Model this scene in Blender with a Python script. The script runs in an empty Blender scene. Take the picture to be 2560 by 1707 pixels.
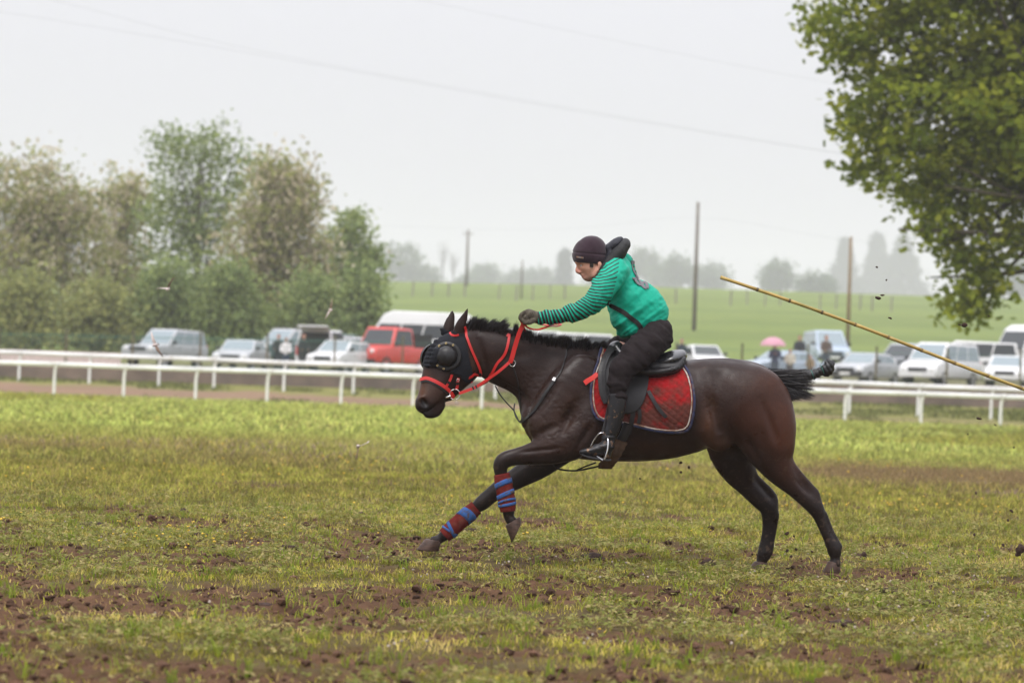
import bpy, bmesh, math, random
import numpy as np
from mathutils import Vector, Matrix
from mathutils.bvhtree import BVHTree

# ------------------------------------------------------------------ camera
scene = bpy.context.scene
HAZE = .00045
CAMZ, LENS, PITCH, ROLL, DH = 1.22, 100.0, math.atan(86.5 / 7111.1), math.radians(1.9), 18.7
FPX = 2560 * LENS / 36.0
_f = np.array([0, math.cos(PITCH), math.sin(PITCH)])
_r0 = np.array([1.0, 0, 0]); _u0 = np.array([0, -math.sin(PITCH), math.cos(PITCH)])
_r = _r0 * math.cos(ROLL) + _u0 * math.sin(ROLL)
_u = -_r0 * math.sin(ROLL) + _u0 * math.cos(ROLL)
CAM = np.array([0, 0, CAMZ])
cam_data = bpy.data.cameras.new('camera'); cam = bpy.data.objects.new('camera', cam_data)
scene.collection.objects.link(cam); scene.camera = cam
cam.matrix_world = Matrix(((_r[0], _u[0], -_f[0], 0), (_r[1], _u[1], -_f[1], 0), (_r[2], _u[2], -_f[2], CAMZ), (0, 0, 0, 1)))
cam_data.lens = LENS; cam_data.sensor_width = 36; cam_data.sensor_fit = 'HORIZONTAL'
cam_data.clip_start = 0.1; cam_data.clip_end = 6000
cam_data.dof.use_dof = True; cam_data.dof.focus_distance = DH - 0.1; cam_data.dof.aperture_fstop = 2.9

# ------------------------------------------------------------------ world: overcast sky
SUN_EL, SUN_AZ = math.radians(58), math.radians(205)
world = bpy.data.worlds.new('World'); scene.world = world; world.use_nodes = True
wn, wl = world.node_tree.nodes, world.node_tree.links
wn.clear()
wo = wn.new('ShaderNodeOutputWorld'); wb = wn.new('ShaderNodeBackground')
sky = wn.new('ShaderNodeTexSky'); sky.sky_type = 'NISHITA'; sky.sun_disc = False
sky.sun_elevation = SUN_EL; sky.sun_rotation = SUN_AZ; sky.dust_density = 6; sky.air_density = 1.0
geo = wn.new('ShaderNodeNewGeometry'); sep = wn.new('ShaderNodeSeparateXYZ')
wl.new(geo.outputs['Incoming'], sep.inputs[0])
neg = wn.new('ShaderNodeMath'); neg.operation = 'MULTIPLY'; neg.inputs[1].default_value = -1; wl.new(sep.outputs['Z'], neg.inputs[0])
clp = wn.new('ShaderNodeClamp'); wl.new(neg.outputs[0], clp.inputs[0])
lum = wn.new('ShaderNodeMath'); lum.operation = 'MULTIPLY_ADD'; wl.new(clp.outputs[0], lum.inputs[0])
lum.inputs[1].default_value = 1.55; lum.inputs[2].default_value = 0.425       # overcast: brighter towards the zenith
cl = wn.new('ShaderNodeVectorMath'); cl.operation = 'SCALE'; cl.inputs[0].default_value = (0.985, 0.982, 1.06)
wl.new(lum.outputs[0], cl.inputs['Scale'])
sk = wn.new('ShaderNodeVectorMath'); sk.operation = 'SCALE'; sk.inputs['Scale'].default_value = 0.10
wl.new(sky.outputs[0], sk.inputs[0])
mx = wn.new('ShaderNodeMix'); mx.data_type = 'RGBA'; mx.inputs[0].default_value = 0.94
wl.new(sk.outputs[0], mx.inputs[6]); wl.new(cl.outputs[0], mx.inputs[7])
wl.new(mx.outputs[2], wb.inputs['Color']); wb.inputs['Strength'].default_value = 1.0
wl.new(wb.outputs[0], wo.inputs['Surface'])

sun_d = bpy.data.lights.new('sun', 'SUN'); sun = bpy.data.objects.new('sun', sun_d); scene.collection.objects.link(sun)
sun_d.energy = 1.5; sun_d.angle = math.radians(25); sun_d.color = (1.0, 0.97, 0.93)
# from behind the camera, a little to the left, high
_sd = Vector((math.sin(SUN_AZ) * math.cos(SUN_EL), math.cos(SUN_AZ) * math.cos(SUN_EL), math.sin(SUN_EL)))
sun.rotation_euler = _sd.to_track_quat('Z', 'Y').to_euler()
scene.view_settings.view_transform = 'Standard'; scene.view_settings.look = 'None'
scene.view_settings.exposure = 0.40; scene.view_settings.gamma = 1.0
scene.cycles.use_denoising = True
scene.cycles.max_bounces = 8; scene.cycles.volume_bounces = 2; scene.cycles.transparent_max_bounces = 8
scene.render.film_transparent = False

# ------------------------------------------------------------------ helpers
rng = np.random.default_rng(7); random.seed(7)
COL = scene.collection
def Pt(px, py, y):
    d = _f + (px - 1280) / FPX * _r + (853.5 - py) / FPX * _u
    return CAM + d * (y / d[1])
def W(px, py, dy=0.0): return Pt(px, py, DH + dy)
def to_px(P):
    q = np.asarray(P) - CAM
    w = q @ _f
    return np.stack([1280 + FPX * (q @ _r) / w, 853.5 - FPX * (q @ _u) / w], -1)
M2 = 1.0 / (FPX / DH)          # metres per photograph pixel at the horse

def tag(o, label=None, cat=None, group=None, kind=None):
    if label: o['label'] = label
    if cat: o['category'] = cat
    if group: o['group'] = group
    if kind: o['kind'] = kind
    return o
def empty(name, loc=(0, 0, 0), rz=0.0):
    o = bpy.data.objects.new(name, None); COL.objects.link(o)
    o.location = loc; o.rotation_euler = (0, 0, rz); o.empty_display_size = 0.1
    return o
def mesh_data(name, V, F, smooth=True, cols=None, attrs=None):
    V = np.asarray(V, np.float32)
    if isinstance(F, np.ndarray): F = [F]
    F = [np.asarray(f, np.int32) for f in F if len(f)]
    m = bpy.data.meshes.new(name)
    nl = sum(f.size for f in F); nf = sum(len(f) for f in F)
    m.vertices.add(len(V)); m.vertices.foreach_set('co', V.ravel())
    m.loops.add(nl); m.polygons.add(nf)
    m.loops.foreach_set('vertex_index', np.concatenate([f.ravel() for f in F]))
    tot = np.concatenate([np.full(len(f), f.shape[1], np.int32) for f in F])
    st = np.concatenate([[0], np.cumsum(tot)[:-1]]).astype(np.int32)
    m.polygons.foreach_set('loop_start', st)
    m.polygons.foreach_set('use_smooth', np.full(nf, smooth))
    m.update(calc_edges=True); m.validate()
    if cols is not None:
        c = np.ones((len(V), 4), np.float32); c[:, :3] = cols
        a = m.color_attributes.new('Col', 'FLOAT_COLOR', 'POINT'); a.data.foreach_set('color', c.ravel())
    for k, v in (attrs or {}).items():
        a = m.attributes.new(k, 'FLOAT', 'POINT'); a.data.foreach_set('value', np.asarray(v, np.float32))
    return m
def obj(name, m, mat=None, parent=None):
    o = bpy.data.objects.new(name, m); COL.objects.link(o)
    if mat is not None and len(m.materials) == 0: m.materials.append(mat)
    if parent is not None:
        o.parent = parent
        o.matrix_parent_inverse = Matrix.LocRotScale(parent.location, parent.rotation_euler, parent.scale).inverted() if False else Matrix()
    return o
def mo(name, V, F, mat=None, parent=None, smooth=True, cols=None, attrs=None):
    return obj(name, mesh_data(name, V, F, smooth, cols, attrs), mat, parent)
def rel(V, parent):            # world vertices -> the frame of an unrotated parent
    L = np.zeros(3)
    while parent is not None: L = L + np.array(parent.location); parent = parent.parent
    return np.asarray(V, float) - L

class MB:
    """collects simple solids into one mesh"""
    def __init__(s): s.V = []; s.F = []; s.n = 0
    def add(s, V, F):
        s.V.append(np.asarray(V, float)); s.F += [[i + s.n for i in f] for f in F]; s.n += len(V); return s
    def box(s, c, d, rz=0.0, M=None):
        x, y, z = np.array(d) / 2.0
        v = np.array([(sx * x, sy * y, sz * z) for sx in (-1, 1) for sy in (-1, 1) for sz in (-1, 1)])
        if rz:
            R = np.array([[math.cos(rz), -math.sin(rz), 0], [math.sin(rz), math.cos(rz), 0], [0, 0, 1]]); v = v @ R.T
        if M is not None: v = v @ np.array(M).T
        return s.add(v + np.array(c), [(0, 1, 3, 2), (4, 6, 7, 5), (0, 4, 5, 1), (2, 3, 7, 6), (0, 2, 6, 4), (1, 5, 7, 3)])
    def tube(s, pts, rad, n=8, cap=True):
        pts = np.asarray(pts, float); k = len(pts)
        rad = np.broadcast_to(np.asarray(rad, float), (k,)) if np.ndim(rad) < 2 else np.asarray(rad)
        T = np.gradient(pts, axis=0); T /= np.linalg.norm(T, axis=1)[:, None] + 1e-9
        ref = np.array([0, 0, 1.0]) if abs(T[0, 2]) < .9 else np.array([1.0, 0, 0])
        V = []
        for i in range(k):
            a = np.cross(T[i], ref); a /= np.linalg.norm(a) + 1e-9; b = np.cross(a, T[i])
            for j in range(n):
                t = 2 * math.pi * j / n
                V.append(pts[i] + rad[i] * (math.cos(t) * a + math.sin(t) * b))
        F = [(i * n + j, i * n + (j + 1) % n, (i + 1) * n + (j + 1) % n, (i + 1) * n + j) for i in range(k - 1) for j in range(n)]
        if cap: F += [tuple(range(n - 1, -1, -1)), tuple(range((k - 1) * n, k * n))]
        return s.add(V, F)
    def lathe(s, prof, c=(0, 0, 0), n=20, M=None):
        """profile (r, h) about local z, then matrix M"""
        V = []; k = len(prof)
        for r, h in prof:
            for j in range(n):
                t = 2 * math.pi * j / n; V.append((r * math.cos(t), r * math.sin(t), h))
        V = np.array(V)
        if M is not None: V = V @ np.array(M).T
        F = [(i * n + j, i * n + (j + 1) % n, (i + 1) * n + (j + 1) % n, (i + 1) * n + j) for i in range(k - 1) for j in range(n)]
        return s.add(V + np.array(c), F)
    def mesh(s, name, smooth=True):
        m = bpy.data.meshes.new(name); m.from_pydata([tuple(v) for v in np.concatenate(s.V)], [], s.F)
        bm = bmesh.new(); bm.from_mesh(m); bmesh.ops.recalc_face_normals(bm, faces=bm.faces); bm.to_mesh(m); bm.free()
        m.polygons.foreach_set('use_smooth', np.full(len(m.polygons), smooth)); m.update(); return m
    def build(s, name, mat, parent=None, smooth=True): return obj(name, s.mesh(name, smooth), mat, parent)

def axis_matrix(z):
    z = np.asarray(z, float); z = z / np.linalg.norm(z)
    a = np.cross([0, 0, 1.0], z)
    a = np.array([1.0, 0, 0]) if np.linalg.norm(a) < 1e-4 else a / np.linalg.norm(a)
    return np.stack([a, np.cross(z, a), z], 1)

# value noise
def _h(ix, iy, iz, seed):
    n = (ix.astype(np.int64) * 374761393 + iy.astype(np.int64) * 668265263 + iz.astype(np.int64) * 2147483647 + seed * 144269) & 0x7fffffff
    n = ((n ^ (n >> 13)) * 1274126177) & 0x7fffffff
    return ((n ^ (n >> 16)) & 0xffff) / 65535.0
def vnoise(x, y, z=None, seed=0):
    x = np.asarray(x, float); y = np.asarray(y, float); z = np.zeros_like(x) if z is None else np.asarray(z, float)
    ix, iy, iz = np.floor(x), np.floor(y), np.floor(z)
    fx, fy, fz = x - ix, y - iy, z - iz
    fx, fy, fz = [q * q * (3 - 2 * q) for q in (fx, fy, fz)]
    def c(a, b, d): return _h(ix + a, iy + b, iz + d, seed)
    def l(a, b, t): return a + (b - a) * t
    lo = l(l(c(0, 0, 0), c(1, 0, 0), fx), l(c(0, 1, 0), c(1, 1, 0), fx), fy)
    if not np.any(fz): return lo
    hi = l(l(c(0, 0, 1), c(1, 0, 1), fx), l(c(0, 1, 1), c(1, 1, 1), fx), fy)
    return l(lo, hi, fz)
def fbm(x, y, z=None, seed=0, oct=4):
    s = 0; a = .5; t = 0
    for i in range(oct):
        k = 2.03 ** i
        s = s + a * vnoise(np.asarray(x) * k + 7.1 * i, np.asarray(y) * k + 3.7 * i, None if z is None else np.asarray(z) * k, seed + i); t += a; a *= .5
    return s / t
def sstep(a, b, x):
    t = np.clip((np.asarray(x, float) - a) / (b - a), 0, 1); return t * t * (3 - 2 * t)
def catmull(P, n=6, closed=False):
    P = np.asarray(P, float); k = len(P); out = []
    rngi = range(k if closed else k - 1)
    for i in rngi:
        if closed: p0, p1, p2, p3 = P[(i - 1) % k], P[i], P[(i + 1) % k], P[(i + 2) % k]
        else: p0, p1, p2, p3 = P[max(i - 1, 0)], P[i], P[i + 1], P[min(i + 2, k - 1)]
        for j in range(n):
            t = j / n
            out.append(.5 * ((2 * p1) + (p2 - p0) * t + (2 * p0 - 5 * p1 + 4 * p2 - p3) * t ** 2 + (3 * p1 - p0 - 3 * p2 + p3) * t ** 3))
    if not closed: out.append(P[-1])
    return np.array(out)

# implicit surfaces: smooth unions of tapered, squashed capsules, meshed with surface nets
class Field:
    def __init__(s, lo, hi, h):
        s.lo = np.array(lo, float); s.h = h
        s.n = np.ceil((np.array(hi) - s.lo) / h).astype(int) + 1
        s.v = np.full(s.n, 0.5, np.float32)
        s.ax = [s.lo[i] + h * np.arange(s.n[i], dtype=np.float32) for i in range(3)]
    def win(s, lo, hi):
        a = np.clip(np.floor((lo - s.lo) / s.h).astype(int), 0, s.n); b = np.clip(np.ceil((hi - s.lo) / s.h).astype(int) + 1, 0, s.n)
        return tuple(slice(int(a[i]), int(max(b[i], a[i]))) for i in range(3))
    def seg(s, buf, a, ra, sa, b, rb, sb, mg):
        a = np.asarray(a, float); b = np.asarray(b, float); R = max(ra, rb); Sy = max(sa, sb, 1.0)
        e = np.array([R + mg, R * Sy + mg, R + mg])
        w = s.win(np.minimum(a, b) - e, np.maximum(a, b) + e)
        if any(q.stop <= q.start for q in w): return
        X = s.ax[0][w[0]][:, None, None] - a[0]; Y = s.ax[1][w[1]][None, :, None] - a[1]; Z = s.ax[2][w[2]][None, None, :] - a[2]
        ab = b - a; L2 = float(ab @ ab)
        t = np.clip((X * ab[0] + Y * ab[1] + Z * ab[2]) / L2, 0, 1).astype(np.float32) if L2 > 1e-10 else np.float32(0)
        r = ra + (rb - ra) * t; sc = sa + (sb - sa) * t
        d = np.sqrt((X - t * ab[0]) ** 2 + ((Y - t * ab[1]) / sc) ** 2 + (Z - t * ab[2]) ** 2) - r
        buf[w] = np.minimum(buf[w], d.astype(np.float32))
    def chain(s, nodes, k=0.02, sub=5, cut=False):
        """nodes: rows of x, y, z, r, s (world); smooth-unioned into the field (or cut out)"""
        N = np.asarray(nodes, float)
        if len(N) > 2 and sub > 1: N = catmull(N, sub)
        if len(N) == 1: N = np.vstack([N, N + [1e-4, 0, 0, 0, 0]])
        mg = k + .03
        e = (N[:, 3] * np.maximum(N[:, 4], 1)).max() + mg + s.h
        w = s.win(N[:, :3].min(0) - e, N[:, :3].max(0) + e)
        buf = np.full(s.n, 0.5, np.float32) if False else None
        sub_f = Field.__new__(Field); sub_f.h = s.h; sub_f.ax = [s.ax[i][w[i]] for i in range(3)]
        sub_f.n = np.array([len(q) for q in sub_f.ax])
        if (sub_f.n < 1).any(): return s
        sub_f.lo = np.array([q[0] for q in sub_f.ax], float)
        b = np.full(sub_f.n, 0.5, np.float32)
        for i in range(len(N) - 1):
            sub_f.seg(b, N[i, :3], N[i, 3], N[i, 4], N[i + 1, :3], N[i + 1, 3], N[i + 1, 4], mg)
        A = s.v[w]
        if cut:
            b = -b; h = np.clip(.5 - .5 * (b - A) / k, 0, 1); s.v[w] = b * (1 - h) + A * h + k * h * (1 - h)
        else:
            h = np.clip(.5 + .5 * (b - A) / k, 0, 1); s.v[w] = b * (1 - h) + A * h - k * h * (1 - h)
        return s
    def nets(s, smooth=2):
        v = s.v; ins = v < 0
        c = [ins[i:ins.shape[0] - 1 + i, j:ins.shape[1] - 1 + j, k:ins.shape[2] - 1 + k] for i in (0, 1) for j in (0, 1) for k in (0, 1)]
        cnt = sum(q.astype(np.int8) for q in c); act = (cnt > 0) & (cnt < 8)
        I = np.argwhere(act); idx = np.full(act.shape, -1, np.int32); idx[act] = np.arange(len(I))
        off = np.array([(i, j, k) for i in (0, 1) for j in (0, 1) for k in (0, 1)])
        cv = [v[I[:, 0] + o[0], I[:, 1] + o[1], I[:, 2] + o[2]] for o in off]
        acc = np.zeros((len(I), 3)); num = np.zeros(len(I))
        for a in range(8):
            for b in range(a + 1, 8):
                if np.abs(off[a] - off[b]).sum() != 1: continue
                m = (cv[a] < 0) != (cv[b] < 0)
                t = cv[a][m] / (cv[a][m] - cv[b][m])
                acc[m] += off[a] + t[:, None] * (off[b] - off[a]); num[m] += 1
        V = s.lo + s.h * (I + acc / num[:, None])
        Fs = []
        for ax in range(3):
            o1, o2 = [q for q in range(3) if q != ax]
            sl0 = [slice(1, -1)] * 3; sl0[ax] = slice(0, -1); sl1 = list(sl0); sl1[ax] = slice(1, None)
            d = ins[tuple(sl0)] != ins[tuple(sl1)]
            E = np.argwhere(d); up = ins[tuple(sl0)][d]
            e = E.copy(); e[:, o1] += 1; e[:, o2] += 1      # grid coordinate of the edge
            def ci(a, b):
                q = e.copy(); q[:, o1] -= a; q[:, o2] -= b; return idx[q[:, 0], q[:, 1], q[:, 2]]
            Q = np.stack([ci(1, 1), ci(0, 1), ci(0, 0), ci(1, 0)], 1)
            if ax == 1: Q = Q[:, ::-1]
            Q[~up] = Q[~up][:, ::-1]; Fs.append(Q)
        F = np.concatenate(Fs); F = F[(F >= 0).all(1)]
        V = lap_smooth(V, F, smooth)
        return V, F
def lap_smooth(V, F, it, lam=.5):
    if not it: return V
    k = F.shape[1]
    E = np.concatenate([F[:, [i, (i + 1) % k]] for i in range(k)]); E = np.concatenate([E, E[:, ::-1]])
    n = np.bincount(E[:, 0], minlength=len(V)).astype(float); iso = (n == 0)[:, None]; n[n == 0] = 1
    for _ in range(it):
        A = np.stack([np.bincount(E[:, 0], V[E[:, 1], i], len(V)) for i in range(3)], 1) / n[:, None]
        V = np.where(iso, V, V + lam * (A - V))
    return V
def vnormals(V, F):
    a = V[F[:, 1]] - V[F[:, 0]]; b = V[F[:, -1]] - V[F[:, 0]]; n = np.cross(a, b)
    N = np.stack([sum(np.bincount(F[:, j], n[:, i], len(V)) for j in range(F.shape[1])) for i in range(3)], 1)
    return N / (np.linalg.norm(N, axis=1)[:, None] + 1e-12)
def bvh_of(V, F): return BVHTree.FromPolygons([Vector(v) for v in V], [tuple(int(i) for i in f) for f in F])
def field_for(nodesets, h, pad=.05):
    A = np.concatenate([np.asarray(n, float) for n in nodesets])
    e = A[:, 3] * np.maximum(A[:, 4], 1)
    return Field((A[:, :3] - e[:, None]).min(0) - pad, (A[:, :3] + e[:, None]).max(0) + pad, h)
def pxn(rows):                 # rows (px, py, dy, r_px, s) in photograph pixels -> world nodes
    return [list(W(a, b, c)) + [r * M2, s] for a, b, c, r, s in rows]

# ------------------------------------------------------------------ materials
MATS = {}
def material(name, col=(.5, .5, .5), rough=.6, spec=.4, attr=False, var=0.0, scale=20.0, bump=0.0, bscale=None, metal=0.0,
             sheen=0.0, trans=0.0, col2=None, col2_scale=6.0, col2_lo=.5, col2_hi=.65, coat=0.0, stretch=None, rvar=0.0, rscale=8.0):
    if name in MATS: return MATS[name]
    m = bpy.data.materials.new(name); m.use_nodes = True; MATS[name] = m
    n, l = m.node_tree.nodes, m.node_tree.links; b = n['Principled BSDF']; out = n['Material Output']
    b.inputs['Roughness'].default_value = rough; b.inputs['Specular IOR Level'].default_value = spec; b.inputs['Metallic'].default_value = metal
    b.inputs['Sheen Weight'].default_value = sheen; b.inputs['Coat Weight'].default_value = coat
    tc = n.new('ShaderNodeTexCoord'); vec = tc.outputs['Object']
    if stretch:
        mp = n.new('ShaderNodeMapping'); mp.inputs['Scale'].default_value = stretch; l.new(vec, mp.inputs[0]); vec = mp.outputs[0]
    if attr:
        a = n.new('ShaderNodeAttribute'); a.attribute_name = 'Col'; c = a.outputs['Color']
    else:
        r = n.new('ShaderNodeRGB'); r.outputs[0].default_value = (*col, 1); c = r.outputs[0]
    if col2 is not None:
        t = n.new('ShaderNodeTexNoise'); t.inputs['Scale'].default_value = col2_scale; t.inputs['Detail'].default_value = 6; t.inputs['Roughness'].default_value = .65; l.new(vec, t.inputs[0])
        mr = n.new('ShaderNodeMapRange'); mr.inputs[1].default_value = col2_lo; mr.inputs[2].default_value = col2_hi; l.new(t.outputs[0], mr.inputs[0])
        x = n.new('ShaderNodeMix'); x.data_type = 'RGBA'; l.new(mr.outputs[0], x.inputs[0]); l.new(c, x.inputs[6]); x.inputs[7].default_value = (*col2, 1); c = x.outputs[2]
    if var:
        t = n.new('ShaderNodeTexNoise'); t.inputs['Scale'].default_value = scale; t.inputs['Detail'].default_value = 5; l.new(vec, t.inputs[0])
        mr = n.new('ShaderNodeMapRange'); mr.inputs[1].default_value = .25; mr.inputs[2].default_value = .75; mr.inputs[3].default_value = 1 - var; mr.inputs[4].default_value = 1 + var; l.new(t.outputs[0], mr.inputs[0])
        x = n.new('ShaderNodeVectorMath'); x.operation = 'SCALE'; l.new(c, x.inputs[0]); l.new(mr.outputs[0], x.inputs['Scale']); c = x.outputs[0]
    l.new(c, b.inputs['Base Color'])
    if rvar:
        t = n.new('ShaderNodeTexNoise'); t.inputs['Scale'].default_value = rscale; t.inputs['Detail'].default_value = 4; l.new(vec, t.inputs[0])
        mr = n.new('ShaderNodeMapRange'); mr.inputs[1].default_value = .35; mr.inputs[2].default_value = .65; mr.inputs[3].default_value = rough - rvar; mr.inputs[4].default_value = rough + rvar; l.new(t.outputs[0], mr.inputs[0]); l.new(mr.outputs[0], b.inputs['Roughness'])
    if bump:
        t = n.new('ShaderNodeTexNoise'); t.inputs['Scale'].default_value = bscale or scale; t.inputs['Detail'].default_value = 6; l.new(vec, t.inputs[0])
        bp = n.new('ShaderNodeBump'); bp.inputs['Strength'].default_value = .6; bp.inputs['Distance'].default_value = bump; l.new(t.outputs[0], bp.inputs['Height']); l.new(bp.outputs[0], b.inputs['Normal'])
    if trans:
        tr = n.new('ShaderNodeBsdfTranslucent'); l.new(c, tr.inputs[0])
        x = n.new('ShaderNodeMixShader'); x.inputs[0].default_value = trans; l.new(b.outputs[0], x.inputs[1]); l.new(tr.outputs[0], x.inputs[2]); l.new(x.outputs[0], out.inputs['Surface'])
    return m
# ================================================================== terrain
YW = 116.0
def lat(x): return np.clip((np.asarray(x, float) + 20) / 40, 0, 1)
def lerp(a, b, t): return a + (b - a) * t
def yN(x): return lerp(105., 95., lat(x))
def yF(x): return lerp(112., 101., lat(x))
def height(x, y, micro=True):
    x = np.asarray(x, float); y = np.asarray(y, float); t = lat(x)
    zF, zW, zP = lerp(.40, .24, t), lerp(.47, .60, t), lerp(.95, 1.45, t)
    n, f = yN(x), yF(x)
    z = np.where(y < n, 0.0, np.where(y < f, zF * (y - n) / (f - n), zF + (zW - zF) * np.clip((y - f) / (YW - .1 - f), 0, 1)))
    z = np.where(y > YW, zP, z)
    yy = np.clip(y - 126, 0, None)
    crest = 330.0
    z = z + .046 * (np.sqrt(yy ** 2 + 64) - 8) * (yy < crest) + np.where(yy >= crest, .046 * (crest - 8) - 2.5 * (1 - np.exp(-(yy - crest) / 160)), 0)
    far = 1.22 + .0309 * np.minimum(y, 2150)            # a farther ridge behind the crest
    kf = sstep(620, 1150, y); z = z * (1 - kf) + far * kf
    if micro:
        a = np.clip((48 - y) / 20, 0, 1)
        mud = mudmask(x, y)
        z = z + a * ((fbm(x * 1.1, y * 1.1, seed=3) - .5) * .05 + mud * ((fbm(x * 8, y * 8, seed=5, oct=4) - .56) * .13) - .015 * mud)
        z = z + (y > 60) * (fbm(x * .12, y * .12, seed=9) - .5) * .12 * (y < 94)
    return z
def mudmask(x, y):
    n = fbm(x * .8 + 3, y * .55, seed=21, oct=4) * .58 + fbm(x * 4, y * 3, seed=25, oct=3) * .42
    n = n + (fbm(x * 14, y * 14, seed=27, oct=2) - .5) * .16
    th = np.interp(y, [9, 12, 15.5, 17.5, 20, 24, 30, 50, 90], [.452, .452, .458, .478, .505, .545, .62, .70, .72])
    return sstep(th - .012, th + .03, n)

rows = np.concatenate([np.array([-60, -25, -8, 0, 4, 7, 9]), np.geomspace(10, 30, 350)[0:], np.geomspace(30.3, 94, 80), np.arange(94.6, 115.6, .6),
                       [115.9, 116.1, 117, 119, 122, 126, 130, 136], np.geomspace(142, 440, 40), [450, 456, 470, 500, 560, 650, 720, 800, 900, 1000, 1100, 1250, 1400, 1650, 1900, 2150, 2650]])
ac = np.linspace(-1, 1, 251)
ca = np.concatenate([[-110, -30, -9, -3.5, -1.9, -1.3], ac, [1.3, 1.9, 3.5, 9, 30, 110]])
Ygrid = np.repeat(rows[:, None], len(ca), 1); Xgrid = ca[None, :] * (2.0 + .205 * np.clip(rows, 0, 300))[:, None]
Xgrid = np.clip(Xgrid, -2650, 2650)
Zgrid = height(Xgrid, Ygrid)
gv = np.stack([Xgrid, Ygrid, Zgrid], -1).reshape(-1, 3)
nr, nc = Xgrid.shape
ii = (np.arange(nr - 1)[:, None] * nc + np.arange(nc - 1)[None]).ravel()
gf = np.stack([ii, ii + 1, ii + nc + 1, ii + nc], 1)
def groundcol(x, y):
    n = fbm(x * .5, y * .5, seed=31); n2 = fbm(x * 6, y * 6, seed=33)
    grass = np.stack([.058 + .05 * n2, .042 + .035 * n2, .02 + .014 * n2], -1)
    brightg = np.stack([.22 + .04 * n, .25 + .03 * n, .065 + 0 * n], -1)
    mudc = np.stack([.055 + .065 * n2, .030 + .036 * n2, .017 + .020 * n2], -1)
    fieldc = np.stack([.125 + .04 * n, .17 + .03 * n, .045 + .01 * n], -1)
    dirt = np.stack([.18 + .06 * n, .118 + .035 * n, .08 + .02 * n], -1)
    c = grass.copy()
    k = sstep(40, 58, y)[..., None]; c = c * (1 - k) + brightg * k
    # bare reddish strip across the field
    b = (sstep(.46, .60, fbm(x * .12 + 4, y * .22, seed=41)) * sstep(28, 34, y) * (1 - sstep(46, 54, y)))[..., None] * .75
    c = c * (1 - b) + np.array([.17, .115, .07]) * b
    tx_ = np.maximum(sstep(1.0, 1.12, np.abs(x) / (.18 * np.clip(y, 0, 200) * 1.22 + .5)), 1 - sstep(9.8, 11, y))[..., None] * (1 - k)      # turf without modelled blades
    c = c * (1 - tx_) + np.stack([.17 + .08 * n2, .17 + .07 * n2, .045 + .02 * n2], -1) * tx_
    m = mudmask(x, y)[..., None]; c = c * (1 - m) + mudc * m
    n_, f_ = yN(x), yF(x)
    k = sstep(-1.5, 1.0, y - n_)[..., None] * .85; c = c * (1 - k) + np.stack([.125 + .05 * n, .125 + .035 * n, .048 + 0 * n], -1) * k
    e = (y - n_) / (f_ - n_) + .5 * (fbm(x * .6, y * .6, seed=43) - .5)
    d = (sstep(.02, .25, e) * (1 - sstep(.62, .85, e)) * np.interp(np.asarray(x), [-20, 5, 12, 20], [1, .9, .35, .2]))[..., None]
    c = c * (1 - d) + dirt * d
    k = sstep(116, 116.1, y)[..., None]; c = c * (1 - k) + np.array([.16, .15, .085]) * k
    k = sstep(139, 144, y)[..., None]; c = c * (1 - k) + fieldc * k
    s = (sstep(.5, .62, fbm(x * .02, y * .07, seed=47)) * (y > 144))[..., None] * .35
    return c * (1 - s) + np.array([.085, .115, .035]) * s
gc = groundcol(gv[:, 0], gv[:, 1])
m_ground = material('soil_and_turf', attr=True, rough=.9, spec=.06, var=.25, scale=40, bump=.02, bscale=55)
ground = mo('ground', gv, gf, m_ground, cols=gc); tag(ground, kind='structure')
def gz(x, y): return float(height(np.array([x]), np.array([y]))[0])

# ================================================================== white running rails
m_white = material('white_plastic_rail', (.80, .80, .79), rough=.45, var=.06, scale=3, col2=(.52, .48, .41), col2_scale=3, col2_lo=.52, col2_hi=.75)
def rail_fence(posts, yf, label, zoff=0.0):
    x0 = posts[0]
    base = []
    for px in posts:
        y = 100.0
        for _ in range(4):
            X = Pt(px, 950, y)[0]; y = float(yf(X))
        base.append(np.array([X, y, float(height(np.array([X]), np.array([y]), False)[0])]))
    root = empty('running_rail', base[len(base) // 2])
    tag(root, label, 'fence', 'white running rails of the track')
    mb = MB(); prof = np.array([(0, 0, -.25), (.0, 0, .5), (.012, 0, .82), (.05, -.02, .98), (.12, -.05, 1.06)])
    mb.tube(catmull(prof, 4), .052, 10); pm = mb.mesh('post')
    cap = MB(); cap.lathe([(0, .03), (.05, .03), (.066, .0), (.066, -.05)], (.1, -.05, 1.15), 10); cm = cap.mesh('rail_clamp')
    jz = rng.normal(0, .012, len(base))
    for i, b in enumerate(base):
        p = obj('post', pm, m_white, root); p.location = b - np.array(root.location)
        p.rotation_euler = (0, 0, rng.uniform(-.3, .3))
        c = obj('rail_clamp', cm, m_white, p)
        if i:
            a = base[i - 1]; up = np.array([.12, -.06, 1.09]); A, B = a + up + np.array([0, 0, jz[i - 1]]), b + up + np.array([0, 0, jz[i]])
            d = B - A; t = d / np.linalg.norm(d); s = np.cross(t, [0, 0, 1.]); s /= np.linalg.norm(s)
            R = MB(); V = []
            for e in (A - t * .004, B + t * .004 - t * .02):
                for q in range(12):
                    th = 2 * math.pi * q / 12; V.append(e + s * .055 * math.cos(th) + np.array([0, 0, .085 * math.sin(th)]))
            R.add(np.array(V) - np.array(root.location), [(q, (q + 1) % 12, 12 + (q + 1) % 12, 12 + q) for q in range(12)] + [tuple(range(11, -1, -1)), tuple(range(12, 24))])
            R.build('rail', m_white, root)
    return root
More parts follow.
